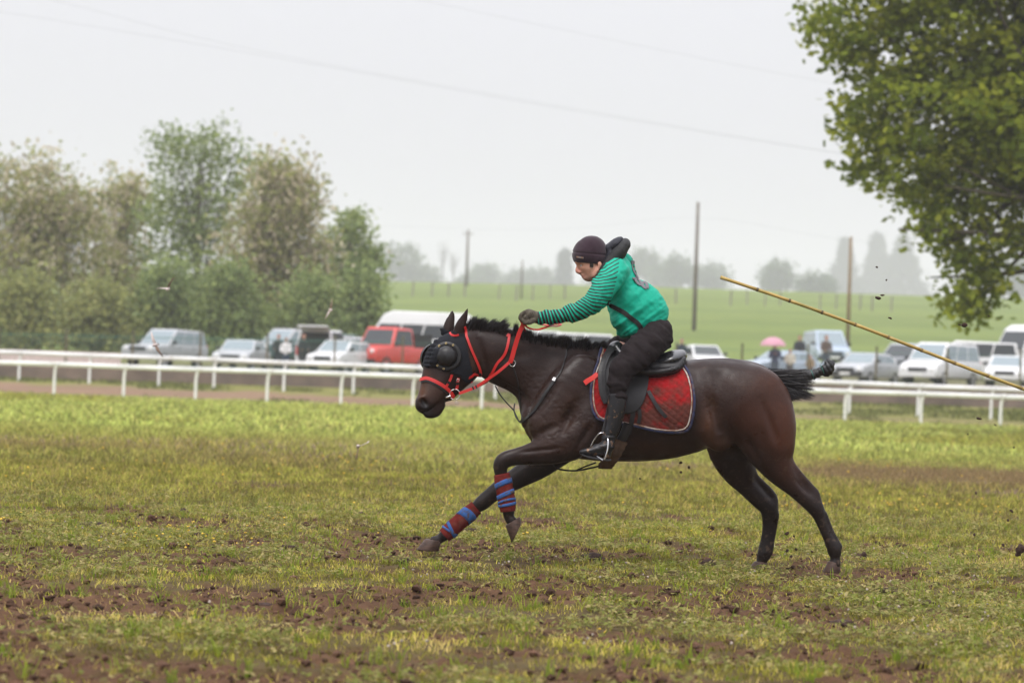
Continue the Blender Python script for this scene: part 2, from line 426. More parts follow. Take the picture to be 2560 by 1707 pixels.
rail_fence([-1100, -920, -740, -565, -390, -215, -40, 136, 310, 490, 669, 854, 1034, 1206, 1388, 1570, 1752, 1934, 2115, 2305, 2504, 2710, 2920, 3120, 3320], yN, 'white running rail along the grass edge of the dirt track')
rail_fence([-1010, -830, -650, -470, -290, -110, 47, 223, 397, 535, 710, 884, 1060, 1239, 1420, 1600, 1780, 1960, 2125, 2297, 2480, 2660, 2850, 3040, 3230], yF, 'white running rail just in front of the low brown wall')

# ================================================================== low retaining wall
m_wall = material('stained_earth_wall', (.17, .125, .10), rough=.9, var=.35, scale=.9, bump=.03, bscale=6, col2=(.10, .085, .075), col2_scale=.7, col2_lo=.45, col2_hi=.7)
xs = np.linspace(-60, 60, 121); V = []
for i, x in enumerate(xs):
    t = float(lat(x)); zt = lerp(.97, 1.47, t) + .05 * (fbm(np.array([x * .6]), np.array([.3]), seed=51)[0] - .5)
    zb = -.5
    for yy, zz in ((YW - .22, zb), (YW - .20, zt - .02), (YW - .17, zt + .02), (YW + .2, zt + .02), (YW + .22, zb)): V.append((x, yy, zz))
k = 5; F = [(i * k + j, (i + 1) * k + j, (i + 1) * k + j + 1, i * k + j + 1) for i in range(len(xs) - 1) for j in range(k - 1)]
wall = mo('retaining_wall', V, np.array(F), m_wall, smooth=False)
tag(wall, 'low brown earth-stained retaining wall behind the white rails', 'wall')

# pale wall stub at the far left behind the bars
m_pink = material('pale_pink_plaster', (.62, .50, .47), rough=.85, var=.1, scale=4)
a = Pt(-160, 900, 124.5); b = Pt(301, 900, 124.5)
mb = MB(); mb.box(((a[0] + b[0]) / 2, 124.6, 1.22), (b[0] - a[0], .25, .78)); mb.box(((a[0] + b[0]) / 2, 124.6, 1.63), (b[0] - a[0] + .04, .31, .06))
pw = mb.build('plaster_wall', m_pink, smooth=False); tag(pw, 'low pale pink plastered wall beside the silver SUV', 'wall')

# ================================================================== green bar fence
m_gpost = material('rusty_green_post', (.10, .10, .055), rough=.7, var=.3, scale=9, col2=(.15, .075, .04), col2_scale=5)
m_gbar = material('green_painted_bar', (.035, .13, .085), rough=.5, var=.15, scale=8)
gposts = [-345, -172, -4, 164, 331, 500, 667, 836, 1006, 1178, 1351, 1525, 1690, 1855, 2020, 2191, 2368, 2552, 2735]
root = empty('bar_fence', (0, YW + 1.3, 0.9)); tag(root, 'green bar fence with rusty posts between the low wall and the parked cars', 'fence')
mb = MB(); mb.box((0, 0, .72), (.085, .085, 1.62)); mb.lathe([(0.0, 1.58), (.05, 1.56), (.062, 1.52)], n=8); pmesh = mb.mesh('post', False)
mb = MB(); mb.tube([(0, 0, .04), (0, 0, 1.42)], .009, 5); bmesh1 = mb.mesh('bar')
mb = MB(); mb.tube([(0, 0, .04), (0, 0, 1.42)], .0035, 4); bmesh2 = mb.mesh('wire')
gx = []
for px in gposts:
    X = Pt(px, 900, YW + 1.3)[0]; gx.append((X, float(height(np.array([X]), np.array([YW + 1.3]), False)[0])))
for i, (X, z) in enumerate(gx):
    p = obj('post', pmesh, m_gpost, root); p.location = (X, 0, z - .9)
    if i:
        X0, z0 = gx[i - 1]; left = gposts[i] < 1100
        for hgt in (.14, 1.30):
            r_ = MB(); r_.tube([(X0, .02, z0 + hgt - .9), (X, .02, z + hgt - .9)], .014 if left else .006, 5); r_.build('cross_rail', m_gbar, root)
        for k in range(1, 17):
            f = k / 17
            q = obj('bar' if left else 'wire', bmesh1 if left else bmesh2, m_gbar, root); q.location = (X0 + (X - X0) * f, 0, z0 + (z - z0) * f - .9)

# ================================================================== utility poles and wires
m_pole = material('weathered_pole', (.13, .105, .085), rough=.9, var=.3, scale=4)
m_pole2 = material('brown_wood_pole', (.20, .135, .075), rough=.9, var=.25, scale=4)
m_wire = material('wire', (.22, .22, .225), rough=.6)
def upole(px, top, bot, y, r, label, mat, arm=True):
    b = Pt(px, bot, y); hgt = (bot - top) * y / FPX
    z = gz(b[0], y)
    root = empty('utility_pole', (b[0], y, z - .1)); tag(root, label, 'pole')
    H = hgt + max(b[2] - z, 0) + .1
    mb = MB(); mb.tube([(0, 0, 0), (0, 0, H * .5), (0, 0, H)], [r, r * .85, r * .65], 10); mb.build('shaft', mat, root)
    if arm:
        mb = MB(); mb.box((0, 0, H - .6), (1.5, .1, .12)); mb.build('crossarm', mat, root)
        for q in (-.65, 0, .65):
            mb = MB(); mb.lathe([(0, .2), (.05, .18), (.05, .08), (.025, .06), (.025, -.02)], (q, 0, H - .5 if q else H), 8); mb.build('insulator', material('insulator', (.35, .33, .30), rough=.3), root)
    return root, H
upole(1737, 505, 760, 215, .17, 'dark bare utility pole standing on the hillside behind the rider', m_pole, False)
upole(2119, 592, 862, 172, .13, 'slim brown wooden pole behind the brown-jacketed spectator', m_pole2, False)
upole(1166, 575, 706, 420, .24, 'faint hazy utility pole with crossarm on the hill crest', m_pole)
upole(1303, 650, 745, 330, .12, 'thin low pole on the hillside above the horse neck', m_pole, False)
def wire(pts, y0, y1, label):
    P = catmull([Pt(px, py, lerp(y0, y1, i / (len(pts) - 1))) for i, (px, py) in enumerate(pts)], 10)
    mb = MB(); mb.tube(P, .0045, 5); o = mb.build('overhead_wire', m_wire); tag(o, label, 'wire', 'overhead wires')
wire([(-700, -60), (0, 30), (700, 147), (1400, 272), (2060, 378), (2900, 500)], 118, 150, 'lowest of the overhead wires crossing the whole sky')
wire([(-600, -160), (110, -4), (600, 118), (1250, 240), (2060, 377), (2900, 503)], 119, 151, 'overhead wire just above the lowest wire at the left')
wire([(300, -140), (1045, 0), (1600, 115), (2100, 212), (2900, 352)], 122, 156, 'highest overhead wire running into the big oak crown')
wire([(800, 560), (1350, 575), (1737, 545), (2119, 600), (2700, 640)], 300, 172, 'faint low wire slung between the hillside poles')

# ================================================================== vineyard posts on the hill
mb = MB(); mb.box((0, 0, .85), (.16, .14, 1.9)); vpm = mb.mesh('vineyard_post', False); m_vp = material('grey_post', (.19, .17, .14), rough=.9, var=.2)
for px, py, y in [(1031, 742, 330), (1080, 735, 335), (1121, 738, 335), (1162, 738, 335), (1247, 748, 320), (1290, 752, 315), (1331, 748, 320), (1375, 740, 332), (1412, 742, 332),
                  (1690, 756, 318), (1826, 760, 316), (1868, 752, 326), (1912, 758, 318), (1950, 752, 328), (2050, 768, 310), (2090, 764, 316), (2150, 762, 318), (2180, 770, 312), (2228, 772, 312), (2420, 784, 305), (2475, 780, 312)]:
    X = Pt(px, py, y)[0]; o = obj('vineyard_post', vpm, m_vp); o.location = (X, y, gz(X, y) - .1); o.rotation_euler = (rng.uniform(-.05, .05), rng.uniform(-.05, .05), rng.uniform(0, 3))
    tag(o, 'short weathered vineyard post standing on the green hillside', 'post', 'posts on the hillside')
# ================================================================== trees
def leaf_cloud(C, n_per, spread, size, cols, seed, droop=0.0, aspect=1.5):
    """C cluster centres (k,3); returns quads of single leaves, faces bent about their middle"""
    r = np.random.default_rng(seed); k = len(C); N = k * n_per
    c = np.repeat(C, n_per, 0) + r.normal(0, 1, (N, 3)) * np.repeat(np.broadcast_to(spread, (k,)), n_per)[:, None] * np.array([1, 1, .75])
    d = r.normal(0, 1, (N, 3)); d[:, 2] = d[:, 2] * .6 - droop; d /= np.linalg.norm(d, axis=1)[:, None]
    e = r.normal(0, 1, (N, 3)); e -= d * (e * d).sum(1)[:, None]; e /= np.linalg.norm(e, axis=1)[:, None]
    s = size * r.uniform(.6, 1.35, N)[:, None]
    V = np.stack([c - d * s * aspect * .5, c + e * s * .5, c + d * s * aspect * .5, c - e * s * .5], 1).reshape(-1, 3)
    F = np.arange(N * 4).reshape(N, 4)
    cols = np.asarray(cols); cc = cols[r.integers(0, len(cols), k)]
    cc = np.repeat(cc, n_per, 0) * r.uniform(.72, 1.28, (N, 1))
    return V, F, np.repeat(cc, 4, 0)
m_leaf = material('leaf', attr=True, rough=.6, spec=.05, trans=.52)
m_bark = material('bark', (.075, .062, .05), rough=.95, var=.35, scale=6, bump=.03, bscale=12)
def tree(name, label, px, y, blobs, leaf, nclus, nper, cols, group=None, seed=0, trunk_r=.16, blossom=None, lean=0, cat='tree', spread=.5, base_off=0, limbs=2):
    """blobs: (px, py, rx_px, ry_px) crown lobes in photograph pixels at this distance"""
    r = np.random.default_rng(seed); s = y / FPX
    bx = Pt(px, 900, y)[0]; bz = gz(bx, y) + base_off; root = empty(name, (bx, y, bz)); tag(root, label, cat, group)
    L = np.array(root.location); cs, tips = [], []
    areas = np.array([b[2] * b[3] for b in blobs], float); areas /= areas.sum()
    for b, a in zip(blobs, areas):
        n = max(3, int(nclus * a)); c0 = Pt(b[0], b[1], y) + np.array([0, r.uniform(-.3, .3) * b[2] * s, 0])
        u = r.normal(0, 1, (n, 3)); u /= np.linalg.norm(u, axis=1)[:, None]; q = r.uniform(.25, 1, (n, 1)) ** .5
        q *= 1 + .18 * (vnoise(u[:, 0] * 3 + 5, u[:, 1] * 3, u[:, 2] * 3, seed)[:, None] - .5) * 2
        q *= 1 + .40 * r.uniform(0, 1, (n, 1)) ** 5 * (u[:, 2:] > -.2)
        cs.append(c0 + u * q * np.array([b[2] * s, b[2] * s * .9, b[3] * s])); tips.append(c0)
    C = np.concatenate(cs); C = C[C[:, 2] > bz + .25]
    V, F, cc = leaf_cloud(C, nper, spread, leaf, cols, seed + 1)
    if blossom is not None:
        bc, frac, bsz = blossom
        nb = int(len(C) * frac); Cb = C[r.choice(len(C), nb, replace=False)] + r.normal(0, .2, (nb, 3))
        V2, F2, c2 = leaf_cloud(Cb, max(3, int(nper * .9)), spread * .9, bsz, bc, seed + 2, droop=1.4, aspect=2.2)
        F = np.concatenate([F, F2 + len(V)]); V = np.concatenate([V, V2]); cc = np.concatenate([cc, c2])
    mo('crown', V - L, F, m_leaf, root, smooth=False, cols=cc)
    mb = MB(); H = max(t[2] for t in tips) - bz
    mid = np.mean(tips, 0) - L
    stem = catmull([(0, 0, -.2), (lean * .3, 0, H * .25), (mid[0] * .6, mid[1] * .5, H * .5), (mid[0], mid[1], H * .9)], 5)
    mb.tube(stem, np.linspace(trunk_r, trunk_r * .25, len(stem)), 8)
    for t in tips:
        for q in range(limbs):
            st = stem[int(len(stem) * r.uniform(.3, .7))]; e = t - L + r.normal(0, 1, 3) * np.array([.8, .8, .5])
            p = catmull([st, (st + e) / 2 + r.normal(0, .25, 3), e], 4); mb.tube(p, np.linspace(trunk_r * .30, trunk_r * .05, len(p)), 5)
    for c in C[r.choice(len(C), min(len(C), 70 if y < 70 or y > 90 else 24), replace=False)]:
        st = stem[int(len(stem) * r.uniform(.45, .95))]; e = c - L
        p = catmull([st, (st + e) / 2 + r.normal(0, .2, 3), e], 3); mb.tube(p, np.linspace(trunk_r * .11, .008, len(p)), 4)
    mb.build('trunk', m_bark, root)
    return root
GR = [(.33, .345, .12), (.28, .30, .105), (.38, .375, .14), (.235, .26, .095)]
GRB = [(.25, .31, .115), (.30, .355, .125), (.21, .27, .105)]
BE = [(.58, .51, .36), (.66, .59, .44), (.48, .41, .29), (.38, .32, .21)]
grp = 'blossoming tree belt behind the parked cars'
tree('locust_tree', 'beige-blossomed locust tree standing farthest along the bar fence', 60, 158, [(30, 560, 120, 150), (120, 520, 100, 120), (180, 600, 90, 130), (60, 680, 120, 110)], .20, 330, 22, GR, grp, 11, .2, (BE, 1.0, .15), spread=.58)
tree('locust_tree', 'thin sparse beige locust tree between two fuller crowns', 290, 166, [(285, 560, 60, 120), (330, 520, 40, 80), (300, 680, 80, 90)], .19, 150, 20, GR, grp, 12, .15, (BE, 1.0, .15), spread=.42)
tree('locust_tree', 'tallest loose green locust tree of the belt', 490, 162, [(470, 420, 90, 90), (540, 350, 40, 50), (430, 350, 45, 40), (600, 430, 60, 60), (420, 560, 100, 90), (520, 540, 90, 100), (480, 680, 130, 90)], .20, 300, 22, GRB, grp, 13, .22, spread=.5)
tree('locust_tree', 'broad locust tree hung all over with cream blossom', 690, 156, [(690, 520, 85, 110), (730, 470, 60, 70), (650, 620, 100, 100), (740, 610, 85, 110), (700, 720, 120, 80), (680, 430, 30, 40)], .19, 330, 22, GR, grp, 14, .2, (BE, 1.0, .16), spread=.56)
tree('locust_tree', 'fresh green leafy tree at the open end of the belt', 860, 160, [(860, 640, 75, 90), (900, 690, 60, 70), (830, 740, 90, 70), (870, 570, 45, 45), (920, 640, 35, 40)], .20, 250, 22, GRB, grp, 15, .18, spread=.42)
for px, ww, hh, y, lb in [(60, 130, 80, 148, 'dense green thicket under the farthest locust tree'), (250, 120, 75, 149, 'olive green bush under the sparse locust tree'), (420, 120, 95, 150, 'tall green bush behind the silver SUV'),
                          (585, 110, 80, 149, 'green bush behind the dark green SUV'), (780, 110, 85, 148, 'bright green bush behind the open van'), (905, 80, 60, 150, 'green bush behind the white minibus')]:
    sh = (px * 7) % 50 - 15
    tree('bush', lb, px, y, [(px - ww * .3, 800 - sh, ww * .5, hh), (px + ww * .35, 820, ww * .5, hh * .8), (px - ww * .1, 745 - sh, ww * .3, hh * .8), (px + ww * .2, 760 - sh * .5, ww * .22, hh)], .19, 190, 24, GR if px < 300 else GRB, 'bushes at the foot of the tree belt', int(px) + 3, .06, cat='bush', spread=.5, )
# the big oak at the right
OK = [(.24, .28, .03), (.18, .22, .024), (.31, .33, .036), (.13, .17, .02)]
oak_blobs = [(2120, 60, 110, 110), (2260, 130, 140, 120), (2420, 60, 150, 120), (2330, 300, 190, 120), (2180, 300, 80, 70), (2480, 260, 150, 150), (2180, 400, 60, 55), (2300, 450, 130, 85), (2440, 440, 130, 100),
             (2560, 420, 130, 130), (2330, 560, 80, 55), (2440, 600, 80, 60), (2540, 580, 90, 60), (2420, 700, 60, 60), (2440, 760, 50, 40), (2390, 770, 40, 35), (2480, 690, 40, 60),
             (2700, 300, 260, 260), (2900, 150, 300, 260), (3050, 400, 260, 240), (2650, -120, 350, 220), (2980, -250, 350, 250), (2360, -90, 200, 130), (3200, 100, 300, 300), (2260, -60, 120, 100)]
oak = tree('oak_tree', 'big dark green oak overhanging the field, branches drooping at the edge', 2860, 76, oak_blobs, .165, 2500, 26, OK, None, 77, .42, spread=.30, limbs=1)
# far hazy trees on and behind the crest
HZ = [(.10, .145, .075), (.12, .165, .08), (.085, .12, .07)]
for px, py, rx, ry, y, lb in [(1010, 655, 50, 48, 470, 'round hazy tree beside the end of the tree belt'), (1056, 690, 36, 26, 480, 'low hazy shrub tree under the crest pole'), (1212, 690, 30, 26, 520, 'small hazy tree to the side of the crest pole'), (1180, 705, 30, 16, 500, 'flat hazy bush on the crest'),
                              (1290, 700, 34, 20, 540, 'low hazy bush on the crest above the mane'), (1350, 695, 34, 24, 540, 'hazy bush beside the narrow cypress'), (1610, 660, 34, 40, 520, 'pale hazy tree just behind the rider back'), (1660, 690, 40, 28, 500, 'low hazy tree near the dark pole'),
                              (1700, 680, 44, 36, 480, 'hazy tree in front of the dark pole foot'), (1775, 690, 50, 30, 480, 'spreading hazy tree beyond the dark pole'), (1940, 690, 42, 36, 440, 'compact round tree alone on the crest'), (2035, 712, 34, 22, 400, 'small green bush on the crest near the conifers'), (2060, 716, 20, 16, 405, 'tiny green bush on the crest near the conifers'),
                              (2540, 690, 60, 50, 430, 'hazy tree behind the oak drooping twigs'), (1520, 700, 50, 26, 540, 'hazy tree hidden behind the rider')]:
    y = y * 2.9
    tree('distant_tree', lb, px, y, [(px, py, rx, ry), (px - rx * .4, py + ry * .4, rx * .6, ry * .6), (px + rx * .4, py + ry * .3, rx * .6, ry * .6)], 1.1, 90, 24, HZ, 'hazy trees along the crest', int(px), .35, spread=1.8)
def conifer(px, top, bot, halfw, y, lb, seed, cat='tree'):
    s = y / FPX; r = np.random.default_rng(seed); b = Pt(px, bot, y); z0 = gz(b[0], y); root = empty('conifer', (b[0], y, z0)); tag(root, lb, cat, 'conifers behind the crest')
    H = (bot - top) * s + max(b[2] - z0, 0); n = 700
    h = r.uniform(.08, 1, n); a = r.uniform(0, 2 * math.pi, n); rad = (1.02 - h) * halfw * 1.35 * s * r.uniform(.45, 1.05, n) * (1 + .25 * np.sin(h * 38))
    C = np.stack([rad * np.cos(a), rad * np.sin(a), h * H - rad * .25], 1)
    V, F, cc = leaf_cloud(C, 14, .5 * y / 600, .42 * y / 600, [(.03, .045, .04), (.04, .058, .045)], seed, droop=.8); mo('crown', V, F, m_leaf, root, smooth=False, cols=cc)
    mb = MB(); mb.tube([(0, 0, -.2), (0, 0, H)], [.35, .05], 7); mb.build('trunk', m_bark, root)
conifer(2110, 600, 720, 34, 1900, 'slim hazy conifer beside two bigger ones', 5)
conifer(2190, 588, 722, 44, 2000, 'tall hazy conifer between its two neighbours', 6)
conifer(2255, 592, 722, 62, 1950, 'broad hazy conifer half behind the oak', 7)
conifer(1410, 632, 712, 11, 1500, 'narrow dark cypress in front of the rider face', 8)
def bare(px, top, bot, y, lb, seed):
    r = np.random.default_rng(seed); s = y / FPX; b = Pt(px, bot, y); z0 = gz(b[0], y); root = empty('bare_tree', (b[0], y, z0)); tag(root, lb, 'tree', 'bare trees on the crest'); H = (bot - top) * s + max(b[2] - z0, 0)
    mb = MB(); mb.tube([(0, 0, -.2), (.2, 0, H * .5), (0, 0, H * .75)], [.5, .3, .16], 6); mb.build('trunk', m_bark, root)
    mb = MB()
    for i in range(26):
        h = r.uniform(.3, .75) * H; a = r.uniform(0, 6.28); l = H * r.uniform(.2, .4)
        e = np.array([math.cos(a) * l * .45, math.sin(a) * l * .45, h + l * .9]); mb.tube(catmull([(0, 0, h), (e[0] * .6, e[1] * .6, h + l * .35), e], 3), np.linspace(.14, .03, 7), 4)
    mb.build('branch', m_bark, root)
bare(1105, 600, 712, 1300, 'leafless hazy tree between the round tree and the crest pole', 3)
bare(1132, 625, 712, 1320, 'smaller leafless hazy tree next to the crest pole', 4)

# ================================================================== vehicles
m_glass = material('car_glass', (.03, .036, .04), rough=.1, spec=.5)
m_glassl = material('pale_car_glass', (.20, .25, .27), rough=.15, spec=.6)
m_tyre = material('tyre', (.022, .022, .022), rough=.85); m_rim = material('rim', (.45, .45, .46), rough=.35, metal=.7)
m_black = material('black_plastic', (.028, .028, .03), rough=.6); m_lamp = material('headlamp', (.75, .75, .74), rough=.15, spec=.8); m_tail = material('tail_lamp', (.45, .03, .025), rough=.25)
m_plate = material('number_plate', (.72, .72, .70), rough=.5); m_nearblack = material('near_black_panel', (.018, .02, .02), rough=.9)  # near black for the shade inside the open van, also the cargo bed
PAINT = dict(silver=(.37, .38, .39), white=(.64, .64, .635), red=(.60, .032, .022), teal=(.035, .085, .085), dark=(.05, .058, .065), blue=(.34, .41, .49), grey=(.34, .35, .36), cream=(.68, .66, .60))
KIND = {  # L, W, belt, H, lower outline, glasshouse outline (x along the car, front positive)
    'sedan': (4.3, 1.70, .92, 1.42, [(-2.15, .30), (-2.17, .62), (-2.10, .90), (-1.5, .95), (1.0, .95), (2.0, .80), (2.15, .60), (2.15, .30)], [(-1.62, .92), (-1.05, 1.38), (.25, 1.42), (1.05, .92)]),
    'hatch': (3.7, 1.62, .95, 1.48, [(-1.85, .30), (-1.86, .66), (-1.78, .95), (.85, .97), (1.7, .82), (1.85, .62), (1.85, .30)], [(-1.80, .95), (-1.50, 1.42), (.20, 1.48), (.98, .95)]),
    'suv': (4.4, 1.80, 1.08, 1.82, [(-2.2, .42), (-2.22, .8), (-2.15, 1.08), (.9, 1.10), (2.05, 1.02), (2.2, .85), (2.2, .42)], [(-2.15, 1.08), (-1.98, 1.76), (.15, 1.82), (.95, 1.08)]),
    'van': (4.7, 1.80, 1.08, 1.92, [(-2.35, .36), (-2.36, .8), (-2.32, 1.08), (1.55, 1.10), (2.2, .92), (2.35, .66), (2.35, .36)], [(-2.32, 1.08), (-2.18, 1.86), (.75, 1.92), (1.68, 1.08)]),
    'bus': (5.9, 1.99, 1.35, 2.75, [(-2.95, .40), (-2.97, .9), (-2.95, 1.35), (1.95, 1.35), (2.75, 1.12), (2.95, .8), (2.95, .40)], [(-2.95, 1.35), (-2.86, 2.62), (-2.6, 2.72), (1.0, 2.75), (1.45, 2.55), (2.15, 1.35)]),
    'truck': (4.6, 1.95, 1.22, 2.12, [(-2.3, .50), (-2.3, .9), (-2.3, 1.22), (.9, 1.24), (2.15, 1.14), (2.3, .95), (2.3, .50)], [(-.9, 1.22), (-.85, 2.06), (.45, 2.12), (.95, 1.22)]),
}
def prism(profile, hw, taper=None, belt=0, top=1):
    """closed side profile -> rounded prism; half width per point"""
    bm = bmesh.new(); P = profile; L = []
    for sgn in (1, -1):
        L.append([bm.verts.new((x, sgn * (hw if taper is None else lerp(hw, taper, (z - belt) / (top - belt))), z)) for x, z in P])
    bm.faces.new(L[0]); bm.faces.new(L[1][::-1]); n = len(P)
    for i in range(n): bm.faces.new((L[0][i], L[1][i], L[1][(i + 1) % n], L[0][(i + 1) % n]))
    bmesh.ops.recalc_face_normals(bm, faces=bm.faces)
    bmesh.ops.bevel(bm, geom=[e for e in bm.edges], offset=.055, segments=2, affect='EDGES', profile=.6, clamp_overlap=True)
    return bm
CARM = {}
def car(kind, paint, px, y, deg, label, roof=None, pale=False, open_back=False, bed=False, rack=False, name=None):
    L, Wd, belt, H, low, up = KIND[kind]
    X = Pt(px, 920, y)[0]; z = gz(X, y); root = empty(name or {'sedan': 'sedan', 'hatch': 'hatchback', 'suv': 'suv', 'van': 'minivan', 'bus': 'minibus', 'truck': 'truck'}[kind], (X, y, z - .03), math.radians(deg))
    tag(root, label, {'bus': 'minibus', 'truck': 'truck', 'van': 'van'}.get(kind, 'car'), 'vehicles parked behind the bar fence')
    mp = material('paint_' + paint, PAINT[paint], rough=.32, spec=.5, coat=.4, var=.04, scale=2)
    mr = material('paint_' + roof, PAINT[roof], rough=.32, spec=.5, coat=.4, var=.04, scale=2) if roof else mp
    def bmo(nm, bm, mat, par=root):
        m = bpy.data.meshes.new(nm); bm.to_mesh(m); bm.free(); m.polygons.foreach_set('use_smooth', np.full(len(m.polygons), True)); return obj(nm, m, mat, par)
    hw = Wd / 2; wb, wt = hw * .95, hw * .80
    bmo('body', prism(low, hw), mp)
    gh = up if not bed else up
    bmo('cabin', prism(gh, wb, wt, belt, H), mr)
    mg = m_glassl if pale else m_glass
    def sy(zz): return lerp(wb, wt, (zz - belt) / (H - belt)) + .006
    z0, z1 = belt + .07, H - .13
    xr = lambda zz: np.interp(zz, [up[0][1], up[1][1]], [up[0][0], up[1][0]]) + .09
    fr = up[-2]; xf = lambda zz: np.interp(zz, [up[-1][1], fr[1]], [up[-1][0], fr[0]]) - .09
    ns = {'sedan': 2, 'hatch': 2, 'suv': 3, 'van': 3, 'bus': 4, 'truck': 1}[kind]
    if kind == 'bus': z1 = 2.1
    for s in (1, -1):
        for i in range(ns):
            f0, f1 = i / ns, (i + 1) / ns; gp = .045
            Q = []
            for (f, zz, o) in ((f0, z0, gp), (f1, z0, -gp), (f1, z1, -gp), (f0, z1, gp)):
                xx = lerp(xr(zz), xf(zz), f) + o * .8; Q.append((xx, s * sy(zz), zz))
            Qi = [(q[0], q[1] - s * .02, q[2]) for q in Q]
            mb = MB(); mb.add(Q + Qi, [(0, 1, 2, 3), (7, 6, 5, 4), (0, 4, 5, 1), (1, 5, 6, 2), (2, 6, 7, 3), (3, 7, 4, 0)]); mb.build('side_window', mg, root, False)
    for nm, (pa, pb), o in (('windshield', (up[-1], fr), 1), ('rear_window', (up[0], up[1]), -1)):
        d = np.array([pb[0] - pa[0], pb[1] - pa[1]]); nrm = np.array([d[1], -d[0]]) * o; nrm = nrm / np.linalg.norm(nrm) * (1 if o > 0 else 1)
        Q = []
        for f, sgn in ((.1, 1), (.1, -1), (.88, -1), (.88, 1)):
            zz = pa[1] + d[1] * f; xx = pa[0] + d[0] * f; Q.append((xx + nrm[0] * .008, sgn * (sy(zz) - .10), zz + nrm[1] * .008))
        Qi = [(q[0] - nrm[0] * .03, q[1], q[2] - nrm[1] * .03) for q in Q]
        mb = MB(); mb.add(Q + Qi, [(0, 1, 2, 3), (7, 6, 5, 4), (0, 4, 5, 1), (1, 5, 6, 2), (2, 6, 7, 3), (3, 7, 4, 0)]); mb.build(nm, mg if not (open_back and o < 0) else m_nearblack, root, False)  # open van: rear pane coloured dark as the shade inside
    # wheels
    rw = {'sedan': .30, 'hatch': .29, 'suv': .36, 'van': .33, 'bus': .36, 'truck': .40}[kind]
    for wx in (L * .31, -L * .31):
        for s in (1, -1):
            R = axis_matrix((0, s, 0))
            mb = MB(); mb.lathe([(rw * .62, .09), (rw * .9, .10), (rw, .06), (rw, -.06), (rw * .9, -.10)], (wx, s * (hw - .085), rw), 20, R); w = mb.build('wheel', m_tyre, root)
            mb = MB(); mb.lathe([(0, .075), (rw * .2, .085), (rw * .3, .06), (rw * .55, .07), (rw * .63, .092)], (wx, s * (hw - .085), rw), 16, R); mb.build('rim', m_rim, w)
    fx, rx = low[-2][0], low[1][0]; fz = low[-2][1]; rz_ = low[1][1]
    mb = MB(); mb.box((fx + .01, 0, .46 if kind not in ('truck', 'bus') else .56), (.14, Wd * .97, .17)); mb.build('front_bumper', m_black if paint not in ('white',) else mp, root, False)
    mb = MB(); mb.box((rx - .01, 0, .48 if kind not in ('truck', 'bus') else .56), (.14, Wd * .97, .17)); mb.build('rear_bumper', m_black if paint not in ('white',) else mp, root, False)
    mb = MB(); mb.box((fx + .012, 0, fz + .04), (.05, Wd * .5, .16 if kind != 'truck' else .26)); mb.build('grille', m_black, root, False)
    mb = MB(); mb.box((fx + .085, 0, .46), (.02, .5, .11)); mb.build('number_plate', m_plate, root, False)
    mb = MB(); mb.box((rx - .085, 0, .62), (.02, .5, .11)); mb.build('number_plate', m_plate, root, False)
    for s in (1, -1):
        mb = MB(); mb.lathe([(0, .04), (.07, .035), (.105, .01), (.105, -.03)], (fx - .01, s * hw * .76, fz + .05), 14, axis_matrix((1, 0, 0))); mb.build('headlight', m_lamp, root)
        mb = MB(); mb.box((rx + .02, s * hw * .86, rz_ + (.12 if kind != 'bus' else .3)), (.07, .16, .2 if kind not in ('van', 'bus', 'suv') else .42)); mb.build('tail_light', m_tail, root, False)
        mb = MB(); mb.box((up[-1][0] - .28, s * (hw + .09), belt + .12), (.09, .19, .14)); mb.box((up[-1][0] - .28, s * hw * .98, belt + .06), (.04, .14, .04)); mb.build('mirror', m_black, root, False)
        for q in range(1, 2 if kind in ('truck', 'bus') else 3):
            mb = MB(); mb.box((lerp(xr(z0), xf(z0), q / 2.6), s * (hw + .006), belt - .13), (.15, .025, .03)); mb.build('door_handle', m_black, root, False)
    if rack:
        for s in (1, -1):
            mb = MB(); mb.tube([(-1.5, s * wt * .9, H + .07), (.1, s * wt * .9, H + .08)], .022, 6); [mb.tube([(q, s * wt * .9, H - .02), (q, s * wt * .9, H + .08)], .018, 5) for q in (-1.4, -.6, 0)]; mb.build('roof_bar', m_black, root)
    if open_back:
        bxr = up[1][0]
        mb = MB(); M = np.array(Matrix.Rotation(math.radians(12), 3, 'Y')); mb.box((bxr - .42, 0, H + .02), (.95, wt * 1.9, .06), M=M); mb.build('tailgate', mp, root, False)
        mb = MB(); mb.box((rx - .0, 0, (belt + .55) / 2 + .12), (.05, Wd * .84, belt - .35)); mb.build('dark_load_panel', m_nearblack, root, False)  # flat dark panel, shade of the load space put into its colour
    if bed:
        mb = MB(); mb.box((-1.65, 0, 1.5), (1.3, Wd * .96, .6)); mb.box((-1.65, 0, 1.82), (1.36, Wd * 1.0, .05)); mb.build('cargo_bed', m_nearblack, root, False)
    return root
car('suv', 'silver', 412, 131, -118, 'silver SUV parked beside the low pink wall', pale=True)
car('sedan', 'silver', 604, 129, -99, 'silver sedan with its bonnet in front of the dark green SUV', pale=True)
car('suv', 'teal', 712, 138, -128, 'dark green SUV with silver roof behind three spectators', roof='silver', pale=True, rack=True)
car('van', 'white', 806, 132.5, 84, 'white van with raised tailgate and dark open load space', open_back=True)
car('hatch', 'teal', 815, 145, 172, 'dark teal hatchback half hidden behind the open white van')
car('sedan', 'white', 876, 140, -60, 'white sedan squeezed between the open van and the red truck')
car('hatch', 'white', 850, 126.5, -112, 'small white hatchback in front of the open van', pale=True)
car('truck', 'red', 966, 129.5, -122, 'red pickup truck with dark grille and round headlights', bed=True)
car('bus', 'white', 1030, 140, 180, 'white high-roofed minibus behind the red truck')
car('van', 'white', 1290, 143, 178, 'white van glimpsed behind the horse mane')
